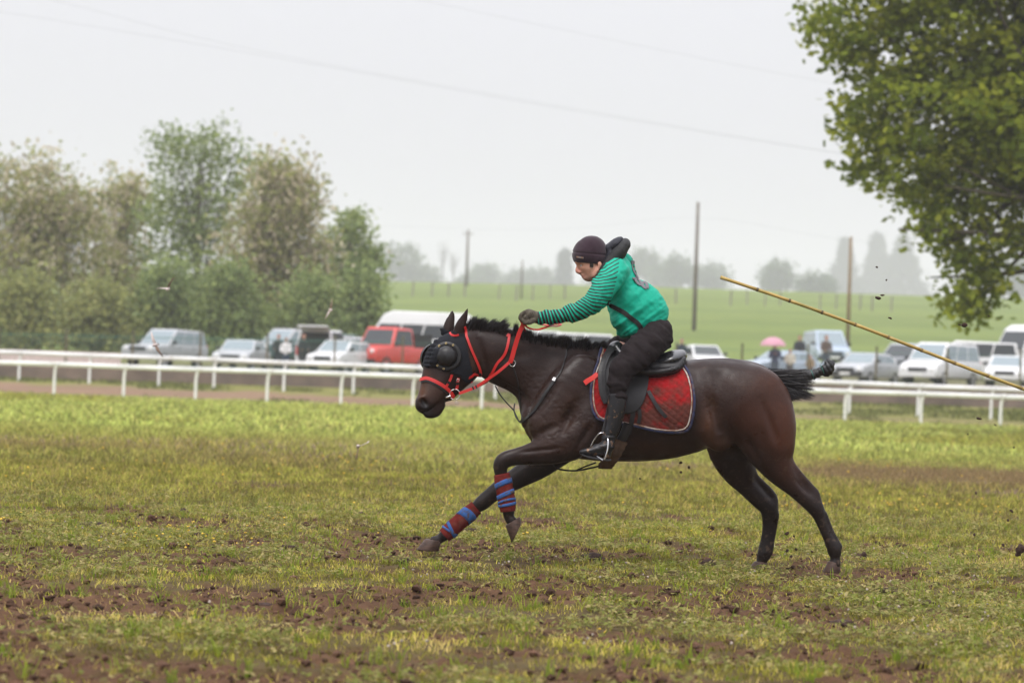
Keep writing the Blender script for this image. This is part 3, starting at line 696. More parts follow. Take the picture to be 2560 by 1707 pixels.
car('van', 'white', 1440, 138, 118, 'white van seen from behind with red tail light, beyond the withers')
car('hatch', 'white', 1757, 137, -78, 'white hatchback just behind the saddle')
car('sedan', 'blue', 1955, 131.5, 215, 'pale silver-blue sedan behind the pink umbrella', pale=True)
car('van', 'blue', 2062, 153, -84, 'light blue minivan behind the two men in dark jackets', pale=True)
car('sedan', 'silver', 2165, 127, -122, 'silver sedan parked nearest the brown pole', pale=True)
car('suv', 'dark', 2262, 134, -128, 'dark SUV with grey roof behind the silver sedan', roof='grey')
car('van', 'white', 2352, 126, -124, 'white minivan with pale windshield under the bamboo pole', pale=True)
car('van', 'white', 2425, 139, 172, 'white van with open dark side window behind the white minivan')
car('sedan', 'white', 2520, 125, -104, 'white sedan under the end of the bamboo pole', pale=True)
car('bus', 'white', 2590, 141, -140, 'tall white minibus behind the last white sedan')

# ================================================================== spectators
m_skin = material('skin', (.42, .22, .15), rough=.55)
def spectator(px, y, h, jacket, trousers, label, seated=False, arm_up=False, seed=0, face=-90, hairc=(.03, .022, .018)):
    X = Pt(px, 900, y)[0]; z = gz(X, y); root = empty('person', (X, y, z), math.radians(face + 90)); tag(root, label, 'person', 'spectators among the cars')
    s = h / 1.75
    def N(rows): return [[a * s, b * s, c * s, r * s, q] for a, b, c, r, q in rows]
    hipz, dz = (.92, 0) if not seated else (.48, -.44)
    sets = {'body': [], 'jacket': [], 'trousers': [], 'hair': []}
    sets['body'].append(N([(0, 0, hipz, .10, .8), (0, 0, 1.2 + dz, .11, .7), (0, -.01, 1.40 + dz, .10, .7), (0, -.02, 1.5 + dz, .052, 1), (0, -.03, 1.56 + dz, .06, 1.1), (0, -.02, 1.66 + dz, .086, 1.15), (0, -.01, 1.69 + dz, .08, 1.15)]))
    sets['body'].append(N([(0, -.11, 1.605 + dz, .017, 1), (0, -.12, 1.59 + dz, .02, 1)]))
    sets['hair'].append(N([(0, .015, 1.665 + dz, .094, 1.12), (0, .0, 1.70 + dz, .085, 1.15)]))
    for q in (-1, 1):
        if seated: leg = [(q * .1, -.02, .46, .085, 1), (q * .13, -.4, .5, .065, 1), (q * .13, -.42, .25, .05, 1), (q * .13, -.4, .06, .045, 1), (q * .13, -.52, .035, .035, 1)]
        else: leg = [(q * .09, 0, .9, .085, 1), (q * .1, -.02, .5, .06, 1), (q * .11, 0, .1, .045, 1), (q * .115, -.06, .045, .042, 1), (q * .12, -.16, .035, .032, 1)]
        elb = (q * .25, -.02, 1.14 + dz, .045, 1); hand = (q * .17, -.2, 1.02 + dz, .035, 1)
        if arm_up: hand = (q * .06, -.24, 1.28 + dz, .035, 1); elb = (q * .25, -.05, 1.12 + dz, .045, 1)
        arm = [(q * .17, 0, 1.40 + dz, .055, 1), elb, hand, tuple(np.array(hand) + [-q * .03, -.05, .01, -.006, 0])]
        sets['body'] += [N(leg), N(arm)]
        sets['trousers'].append([[a, b, c, r + .022, k] for a, b, c, r, k in N(leg[:3])])
        sets['jacket'].append([[a, b, c, r + .024, k] for a, b, c, r, k in N([arm[0], elb, tuple(lerp(np.array(elb), np.array(hand), .85))])])
    sets['trousers'].append(N([(0, 0, hipz + .02, .15, .78), (0, 0, hipz - .06, .14, .8)]))
    sets['jacket'].append(N([(0, 0, hipz + .02, .155, .82), (0, 0, 1.15 + dz, .16, .78), (0, 0, 1.36 + dz, .15, .72), (0, 0, 1.46 + dz, .075, 1)]))
    rn = np.random.default_rng(seed + 100)
    for nm, mt in (('body', m_skin), ('trousers', material('cloth_%s' % str(trousers), trousers, rough=.9, var=.2, scale=9, bump=.01)), ('jacket', material('cloth_%s' % str(jacket), jacket, rough=.85, var=.2, scale=9, bump=.01)), ('hair', material('hair_%s' % str(hairc), hairc, rough=.8))):
        f = field_for(sets[nm], .02, .06)
        for c in sets[nm]: f.chain(c, .03, 3)
        if nm == 'hair': f.chain(N([(0, -.11, 1.60 + dz, .085, 1.4)]), .01, 1, cut=True)
        V, F = f.nets(1)
        if nm in ('jacket', 'trousers'):
            Nn = vnormals(V, F); V = V + Nn * ((fbm(V[:, 0] * 9, V[:, 1] * 9, V[:, 2] * 14, seed=seed) - .5) * .03)[:, None]
        mo(nm, V, F, mt, root)
    return root
NV = (.022, .026, .045)
spectator(695, 128.3, 1.66, (.02, .022, .024), (.03, .035, .05), 'dark-jacketed spectator standing next to the one in white', seed=1)
spectator(714, 127.6, 1.52, (.68, .66, .66), (.04, .05, .09), 'spectator in a white jacket by the open van', seed=2)
spectator(757, 128.6, 1.70, (.016, .018, .02), (.03, .03, .035), 'spectator in black leaning at the open van tailgate', seed=3, face=-60)
spectator(1703, 137, 1.72, NV, (.05, .06, .09), 'spectator in navy coat beside the white hatchback', seed=4)
spectator(1937, 129.3, 1.72, (.07, .075, .16), (.09, .11, .15), 'spectator in purple-blue top under the pink umbrella', arm_up=True, seed=5)
spectator(1975, 129.6, 1.48, (.52, .48, .40), (.10, .09, .09), 'spectator in a cream coat next to the umbrella holder', seed=6)
spectator(1998, 143.5, 1.84, (.022, .025, .035), (.06, .065, .08), 'man in black padded jacket between the umbrella and the brown jacket', seed=7)
spectator(2026, 129.8, 1.22, (.24, .17, .10), (.12, .09, .07), 'short spectator in tan jacket in front of the light blue minivan', seed=8)
spectator(2064, 143.5, 1.88, (.10, .072, .058), (.06, .075, .11), 'man in brown jacket and jeans by the light blue minivan', seed=9, face=-70)
# pink umbrella
uc = Pt(1933, 861, 129.0); root = empty('umbrella', uc); tag(root, 'open pink umbrella held above a spectator', 'umbrella')
mb = MB(); n = 16; prof = [(.0, .34), (.12, .33), (.3, .27), (.45, .17), (.56, .04), (.61, -.06)]; V = []
for r_, h_ in prof:
    for j in range(n): t = 2 * math.pi * j / n; k = 1 - .05 * (j % 2) * (r_ / .6); V.append((r_ * k * math.cos(t), r_ * k * math.sin(t), h_ + .02 * (j % 2) * r_))
mb.add(V, [(i * n + j, i * n + (j + 1) % n, (i + 1) * n + (j + 1) % n, (i + 1) * n + j) for i in range(len(prof) - 1) for j in range(n)])
mb.build('canopy', material('pink_nylon', (.66, .34, .42), rough=.6, trans=.3), root)
mb = MB(); mb.tube([(0, 0, .40), (0, 0, -.42)], .01, 6); mb.build('shaft', m_black, root)
for j in range(8):
    t = 2 * math.pi * j / 8; mb = MB(); mb.tube([(0, 0, .30), (.3 * math.cos(t), .3 * math.sin(t), .24), (.58 * math.cos(t), .58 * math.sin(t), -.03)], .004, 4); mb.build('rib', m_black, root)
# ================================================================== horse
def mirror(rows): return [(a, b, -c, r, s) for a, b, c, r, s in rows]
HB = []      # (rows, blend)
HB.append(([(1375, 1030, 0, 70, .64), (1420, 1006, 0, 118, .60), (1480, 1014, 0, 136, .64), (1550, 1028, 0, 126, .74), (1630, 1033, 0, 118, .82), (1710, 1021, 0, 113, .86), (1790, 1003, 0, 103, .86), (1850, 1009, 0, 107, .82), (1888, 1030, 0, 96, .80)], .03))
HB.append(([(1400, 908, 0, 44, .6), (1450, 900, 0, 37, .6), (1500, 900, 0, 34, .7), (1550, 922, 0, 30, .9), (1640, 935, 0, 24, 1.4)], .05))
HB.append(([(1440, 985, 0, 104, .52), (1378, 950, 0, 90, .50), (1314, 918, 0, 77, .50), (1258, 896, 0, 69, .52), (1212, 877, 0, 58, .56), (1182, 866, 0, 46, .62)], .05))
for sg in (-1, 1):
    HB.append(([(1362, 1052, .095 * sg, 60, .72), (1372, 1085, .11 * sg, 48, .75)], .05))            # breast
    HB.append(([(1452, 925, .13 * sg, 40, .55), (1415, 985, .17 * sg, 56, .50), (1372, 1050, .19 * sg, 52, .55), (1395, 1092, .2 * sg, 48, .6)], .05))   # shoulder
    HB.append(([(1470, 1060, .17 * sg, 62, .6), (1430, 1105, .19 * sg, 44, .7)], .06))                  # triceps
    HB.append(([(1825, 955, .12 * sg, 36, .7), (1900, 985, .13 * sg, 62, .7), (1925, 1060, .14 * sg, 60, .72)], .06))   # croup
    HB.append(([(1780, 1060, .17 * sg, 44, .7), (1800, 1095, .15 * sg, 34, .8)], .07))                  # flank fold
HB.append(([(1700, 925, 0, 22, 2.0), (1800, 925, 0, 24, 2.2), (1880, 940, 0, 30, 1.3), (1925, 948, 0, 16, 1.0)], .05))       # loin, dock
# hind legs
HB.append(([(1870, 1010, -.13, 92, .66), (1905, 1060, -.15, 80, .66), (1920, 1105, -.16, 67, .68), (1933, 1145, -.16, 48, .75), (1955, 1182, -.16, 35, .75), (1987, 1220, -.16, 23, .75), (2022, 1252, -.16, 21.5, .8), (2041, 1273, -.16, 20, .85), (2051, 1297, -.16, 15, .85), (2067, 1336, -.16, 13.2, .85), (2085, 1373, -.16, 17.5, .9), (2088, 1393, -.16, 13, .9), (2087, 1410, -.16, 15, 1)], .045))
HB.append(([(2062, 1284, -.16, 7, .8), (2080, 1328, -.16, 6, .8), (2099, 1366, -.16, 8, .9)], .006))
HB.append(([(1939, 1288, .16, 8, .8), (1931, 1340, .16, 6.5, .8), (1923, 1380, .16, 8, .9)], .006))
HB.append(([(1972, 1160, -.16, 14, .8), (1999, 1184, -.16, 8, .8), (2029, 1219, -.16, 8.5, .9), (2040, 1234, -.16, 10, .9), (2043, 1258, -.16, 10, .9)], .026))
HB.append(([(1850, 1010, .13, 88, .66), (1838, 1075, .16, 74, .68), (1832, 1125, .16, 60, .7), (1845, 1170, .16, 45, .72), (1866, 1212, .16, 27, .74), (1900, 1249, .16, 23, .8), (1919, 1268, .16, 22, .85), (1922, 1300, .16, 17, .85), (1917, 1340, .16, 14, .85), (1909, 1382, .16, 16.5, .9), (1905, 1402, .16, 14, .9), (1901, 1414, .16, 15, 1)], .045))
HB.append(([(1870, 1165, .16, 14, .8), (1891, 1192, .16, 8, .8), (1924, 1226, .16, 8.5, .9), (1936, 1248, .16, 10, .9), (1933, 1276, .16, 10, .9)], .026))
# fore legs
HB.append(([(1425, 1098, -.21, 50, .62), (1385, 1118, -.22, 41, .68), (1335, 1133, -.21, 29, .75), (1292, 1141, -.2, 21.5, .8), (1263, 1149, -.2, 20.5, .9), (1252, 1162, -.2, 19, .95), (1252, 1182, -.2, 16, .9), (1258, 1215, -.2, 14, .85), (1266, 1250, -.2, 14, .85), (1271, 1274, -.2, 16, .9), (1272, 1293, -.2, 12, .95), (1280, 1303, -.2, 14, 1)], .03))
HB.append(([(1420, 1100, .21, 48, .62), (1355, 1156, .21, 37, .68), (1302, 1189, .2, 29, .75), (1256, 1216, .2, 23, .8), (1225, 1240, .2, 20, .85), (1206, 1256, .2, 19.5, .95), (1187, 1271, .2, 15, .9), (1150, 1303, .2, 13, .85), (1116, 1333, .2, 15.5, .9), (1101, 1346, .2, 11.5, .95), (1088, 1352, .2, 14, 1)], .03))
# head
HB.append(([(1168, 862, 0, 43, .7), (1130, 903, -.025, 62, .52), (1104, 940, -.05, 49, .55), (1087, 974, -.075, 38, .60), (1073, 1000, -.10, 31, .68), (1063, 1013, -.108, 23, .82)], .03))
HB.append(([(1160, 912, -.015, 46, .60), (1140, 945, -.035, 34, .6), (1118, 982, -.065, 22, .6)], .02))
HB.append(([(1098, 1012, -.085, 16, .8), (1090, 1028, -.096, 14, .9), (1078, 1035, -.104, 11.5, 1.0), (1069, 1036, -.108, 9.5, 1.1)], .010))
HB.append(([(1052, 1004, -.11, 13, 1.5), (1050, 1014, -.113, 11, 1.5)], .02))
for sg in (-1, 1):
    HB.append(([(1097, 882, -.035 + .085 * sg, 12, .8), (1085, 905, -.045 + .07 * sg, 8, .8)], .025))
    HB.append(([(1122, 930, -.03 + .075 * sg, 8, .6), (1095, 958, -.06 + .06 * sg, 7, .6)], .015))       # cheek bone
    HB.append(([(1058, 1000, -.105 + .042 * sg, 10, .6), (1062, 1012, -.105 + .044 * sg, 12, .5)], .012))  # nostril wing
HB.append(([(1146, 832, -.05, 15, .7), (1152, 812, -.058, 13, .6), (1161, 793, -.062, 9.5, .55), (1170, 770, -.066, 2.4, .8)], .014))
HB.append(([(1120, 828, .045, 15, .7), (1124, 808, .05, 13, .6), (1129, 792, .054, 9, .55), (1131, 776, .056, 2.4, .8)], .014))
hf = field_for([pxn(r) for r, k in HB], .0088, .06)
for r, k in HB: hf.chain(pxn(r), k, 4)
hf.chain(pxn([(1057, 1003, -.158, 8.5, 1.1), (1064, 1011, -.165, 7.5, 1.1)]), .006, 1, cut=True)              # nostrils
hf.chain(pxn([(1059, 1004, -.055, 6.5, .9), (1064, 1011, -.05, 5.5, .9)]), .006, 1, cut=True)
hf.chain(pxn([(1052, 1030, -.15, 3.2, 4), (1068, 1027, -.15, 3.0, 4), (1086, 1016, -.15, 2.6, 3), (1107, 998, -.14, 2, 2)]), .008, 3, cut=True)   # mouth line
for dyv in (-.1,):
    hf.chain(pxn([(1150, 818, dyv, 6.5, 1.0), (1160, 795, dyv + .01, 5, 1.0)]), .008, 1, cut=True)        # ear shell
hV, hF = hf.nets(3)
hN = vnormals(hV, hF); hp = to_px(hV)
def gs(cx, cy, sx, sy, p=None):
    p = hp if p is None else p
    return np.exp(-((p[:, 0] - cx) / sx) ** 2 - ((p[:, 1] - cy) / sy) ** 2)
# muscle relief and skin creases
def ridge(p0, p1, w):          # soft groove along a line in photograph space
    a = np.array(p0, float); b = np.array(p1, float); d = b - a; t = np.clip(((hp - a) @ d) / (d @ d), 0, 1)
    q = hp - (a + t[:, None] * d); return np.exp(-(q ** 2).sum(1) / w ** 2) * np.sin(np.clip(t, 0.02, .98) * math.pi) ** .5
dsp = np.zeros(len(hV))
for a, b, w, am in [((1775, 990), (1800, 1090), 13, -.016), ((1905, 1000), (1945, 1110), 10, -.007), ((1865, 1090), (1900, 1165), 11, -.008), ((1395, 960), (1330, 1045), 10, -.010), ((1440, 1010), (1400, 1090), 12, -.013),
                    ((1345, 1085), (1400, 1060), 9, -.008), ((1330, 880), (1240, 900), 16, -.006), ((1232, 945), (1330, 1010), 10, -.010), ((1195, 840), (1215, 930), 9, -.009), ((1450, 1140), (1600, 1140), 12, -.005), ((1480, 1060), (1440, 1130), 10, -.008), ((1300, 1130), (1400, 1120), 5, -.006), ((1990, 1200), (2030, 1240), 5, -.006), ((1320, 1010), (1305, 1090), 8, -.006)]:
    dsp += 2.0 * am * ridge(a, b, w)
cr = np.abs(fbm(hp[:, 0] * .035 + hp[:, 1] * .022, (hp[:, 1] - hp[:, 0] * .45) * .10, seed=61, oct=3) - .5)
dsp -= .007 * np.exp(-(cr / .035) ** 2) * np.clip(gs(1400, 1060, 80, 60) + .8 * gs(1775, 1010, 28, 50) + .5 * gs(1330, 960, 60, 50), 0, 1)
dsp += .013 * (fbm(hV[:, 0] * 3.2, hV[:, 1] * 3.2, hV[:, 2] * 3.2, seed=62, oct=2) - .5) * (hp[:, 1] < 1150) * sstep(1190, 1300, hp[:, 0])
dsp += .004 * (fbm(hV[:, 0] * 8, hV[:, 1] * 8, hV[:, 2] * 8, seed=63) - .5) * (hp[:, 1] < 1200)
dsp += .006 * (fbm(hV[:, 0] * 30, hV[:, 1] * 30, hV[:, 2] * 30, seed=64, oct=2) - .5) * sstep(1280, 1400, hp[:, 1])
hV = hV + hN * dsp[:, None]; hN = vnormals(hV, hF)
# bay coat
def mixc(c, k, col): return c * (1 - k[:, None]) + np.array(col) * k[:, None]
nz = fbm(hV[:, 0] * 5, hV[:, 1] * 5, hV[:, 2] * 5, seed=65); nf = fbm(hV[:, 0] * 45, hV[:, 1] * 45, hV[:, 2] * 45, seed=66, oct=3)
hc = np.zeros((len(hV), 3)) + np.array([.034, .0165, .0125])
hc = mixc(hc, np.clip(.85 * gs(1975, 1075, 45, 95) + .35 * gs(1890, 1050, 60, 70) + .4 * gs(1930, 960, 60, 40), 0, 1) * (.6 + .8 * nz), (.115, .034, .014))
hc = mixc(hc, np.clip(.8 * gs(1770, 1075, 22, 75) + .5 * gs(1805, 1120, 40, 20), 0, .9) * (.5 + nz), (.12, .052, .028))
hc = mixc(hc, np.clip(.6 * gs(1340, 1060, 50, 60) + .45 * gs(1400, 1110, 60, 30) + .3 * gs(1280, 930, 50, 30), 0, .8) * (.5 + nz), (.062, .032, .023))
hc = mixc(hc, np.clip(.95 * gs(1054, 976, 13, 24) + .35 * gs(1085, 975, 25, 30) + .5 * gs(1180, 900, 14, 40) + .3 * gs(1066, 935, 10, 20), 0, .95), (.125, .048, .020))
hc = mixc(hc, np.clip(gs(1060, 1007, 10, 9), 0, 1) * .95, (.006, .005, .005))  # nostril blackened, shade of the hollow put into the colour
hc = mixc(hc, .9 * np.clip(gs(1062, 1016, 20, 12) + gs(1072, 1040, 20, 10), 0, 1), (.014, .012, .013))
hc = mixc(hc, np.clip(.6 * gs(1620, 1125, 130, 26) + .5 * gs(1420, 1030, 55, 60) + .35 * gs(1870, 960, 70, 30), 0, .7) * (.4 + nz), (.075, .034, .020))  # reddish zones, warm highlights of belly, shoulder and croup put into the colour
leg = np.clip(sstep(1120, 1180, hp[:, 1]) * (hp[:, 0] < 1480) + sstep(1200, 1290, hp[:, 1]), 0, 1)
hc = mixc(hc, .8 * leg, (.017, .012, .010))
spl = sstep(.63, .72, nf) * np.clip(sstep(1250, 1420, hp[:, 1]) * .9 + .35 * sstep(1080, 1180, hp[:, 1]), 0, 1)
hc = mixc(hc, spl, (.11, .070, .048))
spk = sstep(.74, .78, fbm(hV[:, 0] * 60, hV[:, 1] * 60, hV[:, 2] * 60, seed=68, oct=2)); hc = mixc(hc, spk * .32, (.10, .06, .04))
hc *= (.56 * (.72 + .56 * fbm(hV[:, 0] * 13, hV[:, 1] * 13, hV[:, 2] * 13, seed=69)))[:, None]
m_coat = material('bay_coat', attr=True, rough=.40, spec=.18, rvar=.13, rscale=7, var=.16, scale=70, bump=.0022, bscale=130)
horse = empty('horse', W(1650, 1425, 0)); tag(horse, 'dark bay horse galloping with its forelegs reaching and hind hooves pushing off', 'horse')
HL = np.array(horse.location)
mo('body', hV - HL, hF, m_coat, horse, cols=hc)
hbvh = bvh_of(hV, hF)

def ray(px, py, bvh=None):
    bvh = bvh or hbvh
    d = _f + (px - 1280) / FPX * _r + (853.5 - py) / FPX * _u; d = d / np.linalg.norm(d)
    l, n, i, t = bvh.ray_cast(Vector(CAM), Vector(d)); return (None, None) if l is None else (np.array(l), np.array(n))
def near_edge(px, py, bvh):
    """surface point under a photograph position; falls back to the nearest surface"""
    l, n = ray(px, py, bvh)
    if l is not None: return l, n
    g = W(px, py, -.15); l, n, i, t = bvh.find_nearest(Vector(g)); return np.array(l), np.array(n)
def hug(pts, off, bvh=None, dens=5):
    P2 = catmull(np.array(pts, float), dens); L, N = [], []
    for p in P2:
        l, n = near_edge(p[0], p[1], bvh or hbvh)
        if n[1] > 0 and abs(n[1]) > .3: n = -n
        L.append(l); N.append(n)
    L = np.array(L); N = np.array(N)
    for _ in range(2):
        N[1:-1] = (N[:-2] + N[1:-1] * 2 + N[2:]) / 4; L[1:-1] = (L[:-2] + L[1:-1] * 2 + L[2:]) / 4
    N /= np.linalg.norm(N, axis=1)[:, None] + 1e-9
    return L + N * off, N
def ribbon(P, N, width, thick=.003):
    """flat strap along P with face normals N"""
    P = np.asarray(P, float); N = np.asarray(N, float); T = np.gradient(P, axis=0); T /= np.linalg.norm(T, axis=1)[:, None] + 1e-9
    S = np.cross(T, N); S /= np.linalg.norm(S, axis=1)[:, None] + 1e-9; N2 = np.cross(S, T)
    w = np.broadcast_to(np.asarray(width, float), (len(P),))[:, None] / 2; k = len(P)
    V = np.stack([P - S * w - N2 * thick / 2, P - S * w + N2 * thick / 2, P + N2 * thick * .55, P + S * w + N2 * thick / 2, P + S * w - N2 * thick / 2], 1).reshape(-1, 3)
    F = np.array([(i * 5 + j, i * 5 + (j + 1) % 5, (i + 1) * 5 + (j + 1) % 5, (i + 1) * 5 + j) for i in range(k - 1) for j in range(5)])
    F = [F, np.array([(0, 1, 2, 3), ((k - 1) * 5 + 3, (k - 1) * 5 + 2, (k - 1) * 5 + 1, (k - 1) * 5)])]
    return V, F
def strap(name, pts, w_px, mat, root, off=.006, thick=.004, bvh=None, dens=5):
    P, N = hug(pts, off, bvh, dens); V, F = ribbon(P, N, w_px * M2, thick); return mo(name, rel(V, root), F, mat, root, smooth=False)
def freestrap(name, pts, w_px, mat, root, nrm=(0, -1, .1), thick=.004, dens=6):
    P = catmull(np.array([W(*p) for p in pts]), dens); N = np.broadcast_to(np.array(nrm, float), P.shape)
    V, F = ribbon(P, N, w_px * M2, thick); return mo(name, rel(V, root), F, mat, root, smooth=False)
def freetube(name, pts, r_px, mat, root, dens=6, n=8):
    P = catmull(np.array([W(*p) for p in pts]), dens); mb = MB(); mb.tube(rel(P, root), r_px * M2, n); return mb.build(name, mat, root)
def ring(name, c, r_px, t_px, axis, mat, root, n=22, squash=1.0):
    M = axis_matrix(axis); a = np.linspace(0, 2 * math.pi, n + 1); P = np.stack([np.cos(a) * r_px * M2, np.sin(a) * r_px * M2 * squash, 0 * a], 1) @ M.T + np.array(c)
    mb = MB(); mb.tube(rel(P, root), t_px * M2, 8, cap=False); return mb.build(name, mat, root)

# ---- hooves
m_hoof = material('hoof_horn', (.060, .034, .024), rough=.5, spec=.2, var=.35, scale=18, col2=(.028, .019, .015), col2_scale=22, stretch=(1, 1, 4))
def hoof(c0, c1, s0, s1, dy):
    """coronet from c0 to c1, sole from toe s0 to heel s1 (photograph points)"""
    rings = []
    for f, g in ((0, .90), (.08, 1.0), (.5, .98), (.92, 1.0), (1.0, .97)):
        a = lerp(np.array(c0, float), np.array(s0, float), f); b = lerp(np.array(c1, float), np.array(s1, float), f)
        A, B = W(a[0], a[1], dy), W(b[0], b[1], dy); cen = (A + B) / 2; h = (A - B) / 2 * g; hw = np.linalg.norm(h)
        rings.append([cen + h * math.cos(t) * (1 if math.cos(t) > 0 else .92) + np.array([0, 1, 0]) * math.sin(t) * hw * .88 * (1 if math.cos(t) > -.4 else .9) for t in np.linspace(0, 2 * math.pi, 24, endpoint=False)])
    V = np.array(rings).reshape(-1, 3); k = 24
    F = [(i * k + j, i * k + (j + 1) % k, (i + 1) * k + (j + 1) % k, (i + 1) * k + j) for i in range(4) for j in range(k)] + [tuple(range(k)), tuple(range(5 * k - 1, 4 * k - 1, -1))]
    mb = MB(); mb.add(rel(V, horse), F); return mb.build('hoof', m_hoof, horse)
hoof((1063, 1346), (1106, 1352), (1040, 1373), (1099, 1378), .2)
hoof((1263, 1312), (1302, 1290), (1279, 1357), (1305, 1305), -.2)
hoof((2070, 1402), (2102, 1404), (2056, 1429), (2104, 1431), -.16)
hoof((1886, 1402), (1920, 1404), (1864, 1426), (1915, 1431), .16)

# ---- hair: mane, tail
def strands(R, Mid, T, w, seed=0, levels=5):
    """quadratic hair blades from roots R over Mid to tips T"""
    r = np.random.default_rng(seed); n = len(R); V = []
    side = r.normal(0, 1, (n, 3)); side[:, 1] *= .6; D = T - R; side -= D * ((side * D).sum(1) / ((D * D).sum(1) + 1e-9))[:, None]; side /= np.linalg.norm(side, axis=1)[:, None] + 1e-9
    for q in range(levels):
        t = q / (levels - 1); P = R * (1 - t) ** 2 + 2 * Mid * t * (1 - t) + T * t * t; ww = (w * (1 - .85 * t ** 1.5))[:, None] / 2
        V += [P - side * ww, P + side * ww]
    V = np.stack(V, 1).reshape(-1, 3); b = np.arange(n)[:, None] * (2 * levels)
    F = np.concatenate([b + np.array([[2 * q, 2 * q + 1, 2 * q + 3, 2 * q + 2]]) for q in range(levels - 1)])
    return V, F
m_hair = material('black_mane', attr=True, rough=.42, spec=.45, var=.2, scale=60)
def haircol(n, k, r): return np.repeat(np.array([.013, .011, .012]) * r.uniform(.5, 1.7, (n, 1)), k, 0)
r_ = np.random.default_rng(91); Rr, Mm, Tt = [], [], []
for (x0, y0, x1, y1, hgt, lx, n) in [(1160, 822, 1212, 824, 38, 14, 900), (1205, 824, 1258, 832, 36, 22, 900), (1240, 832, 1292, 842, 18, 16, 500), (1283, 846, 1338, 858, 46, -6, 1300), (1300, 850, 1345, 860, 26, 6, 700), (1335, 856, 1420, 872, 34, 6, 1700), (1414, 870, 1470, 874, 36, 4, 1100), (1460, 872, 1512, 872, 28, 10, 900)]:
    f = r_.uniform(0, 1, n); n = int(n * 1.4); f = r_.uniform(0, 1, n); px = lerp(x0, x1, f); py = lerp(y0, y1, f) + r_.uniform(2, 12, n)
    hgt = hgt * .88; clump = vnoise(px * .16, px * 0 + 3.3, seed=int(x0)); hh = hgt * (.72 + .5 * clump) * r_.uniform(.75, 1.08, n) * np.clip(np.minimum(f, 1 - f) * 6 + .45, 0, 1)
    dyv = r_.normal(0, .018, n)
    for i in range(n):
        a = W(px[i], py[i], dyv[i]); ang = (clump[i] - .5) * 20 + r_.normal(0, 4.5)
        b = W(px[i] + lx * .3 + ang * .3, py[i] - hh[i] * .65, dyv[i] * 1.5); c = W(px[i] + lx + ang, py[i] - hh[i], dyv[i] * 2.2 + r_.normal(0, .012))
        Rr.append(a); Mm.append(b); Tt.append(c)
V, F = strands(np.array(Rr), np.array(Mm), np.array(Tt), np.full(len(Rr), .0033), 3, 4)
mo('mane', V - HL, F, m_hair, horse, cols=haircol(len(Rr), 8, r_))
# tail: a fan of hair, then a bound braid
tips = np.array([(1972, 999), (1990, 1001), (2006, 996), (2024, 998), (2036, 990), (2020, 984), (2032, 974), (2026, 962), (2034, 952), (2030, 942), (2028, 936), (2020, 926), (2012, 922)], float)
n = 4600; Rr, Mm, Tt = [], [], []
for i in range(n):
    k = min(max((r_.integers(0, 13) + .5 + r_.normal(0, .22)) / 13, 0), 1); t2 = np.array([np.interp(k, np.linspace(0, 1, len(tips)), tips[:, j]) for j in (0, 1)]); f = r_.uniform(0, 1) ** .8
    root2 = np.array([lerp(1916, 1948, 1 - k), lerp(932, 960, 1 - k)]) + r_.normal(0, 4, 2); t2 = lerp(root2, t2, r_.uniform(.5, 1.08)) + r_.normal(0, 1.6, 2)
    mid = (root2 + t2) / 2 + np.array([0, lerp(9, 4, k)]) + r_.normal(0, 3, 2); dyv = r_.normal(0, .02)
    Rr.append(W(*root2, dyv * .8)); Mm.append(W(*mid, dyv * 1.3)); Tt.append(W(*t2, dyv * 1.6))
tail = None
V, F = strands(np.array(Rr), np.array(Mm), np.array(Tt), np.full(n, .0034), 5, 5)
tail = mo('tail', V - HL, F, m_hair, horse, cols=haircol(n, 10, r_))
bf_rows = [[(2012, 938, 0, 12, 1), (2030, 937, 0, 12, 1), (2048, 930, 0, 11, 1), (2064, 920, 0, 10, 1)], [(2068, 927, 0, 13, 1), (2074, 912, 0, 13, 1), (2069, 908, 0, 9, 1)], [(2071, 905, 0, 5, 1), (2070, 897, 0, 1.6, 1)], [(2076, 922, 0, 10, 1), (2066, 933, 0, 9, 1)]]
bf = field_for([pxn(q) for q in bf_rows], .005, .04)
for q in bf_rows: bf.chain(pxn(q), .008, 4)
V, F = bf.nets(1); N_ = vnormals(V, F); V = V + N_ * (.005 * (np.abs(np.sin(V[:, 0] * 95 + V[:, 2] * 60 + 3 * V[:, 1])) - .5) + .01 * (fbm(V[:, 0] * 40, V[:, 1] * 40, V[:, 2] * 40, seed=70) - .5))[:, None]
mo('tail_braid', V - HL, F, m_hair, tail, cols=np.full((len(V), 3), .009))
for c, r0 in (((2031, 937), 13), ((2056, 925), 12)):
    ring('hair_tie', W(*c), r0, .6, (.9, 0, .35), material('green_band', (.05, .22, .17), rough=.6), tail)
n = 90; a = r_.uniform(0, 1, n); c0 = np.stack([lerp(2015, 2080, a), lerp(938, 915, a)], 1); R_ = np.array([W(*q) for q in c0]); T_ = np.array([W(*(q + r_.normal(0, 15, 2)), r_.normal(0, .03)) for q in c0])
V, F = strands(R_, (R_ + T_) / 2, T_, np.full(n, .003), 8, 4); mo('stray_hair', V - HL, F, m_hair, tail, cols=haircol(n, 8, r_))

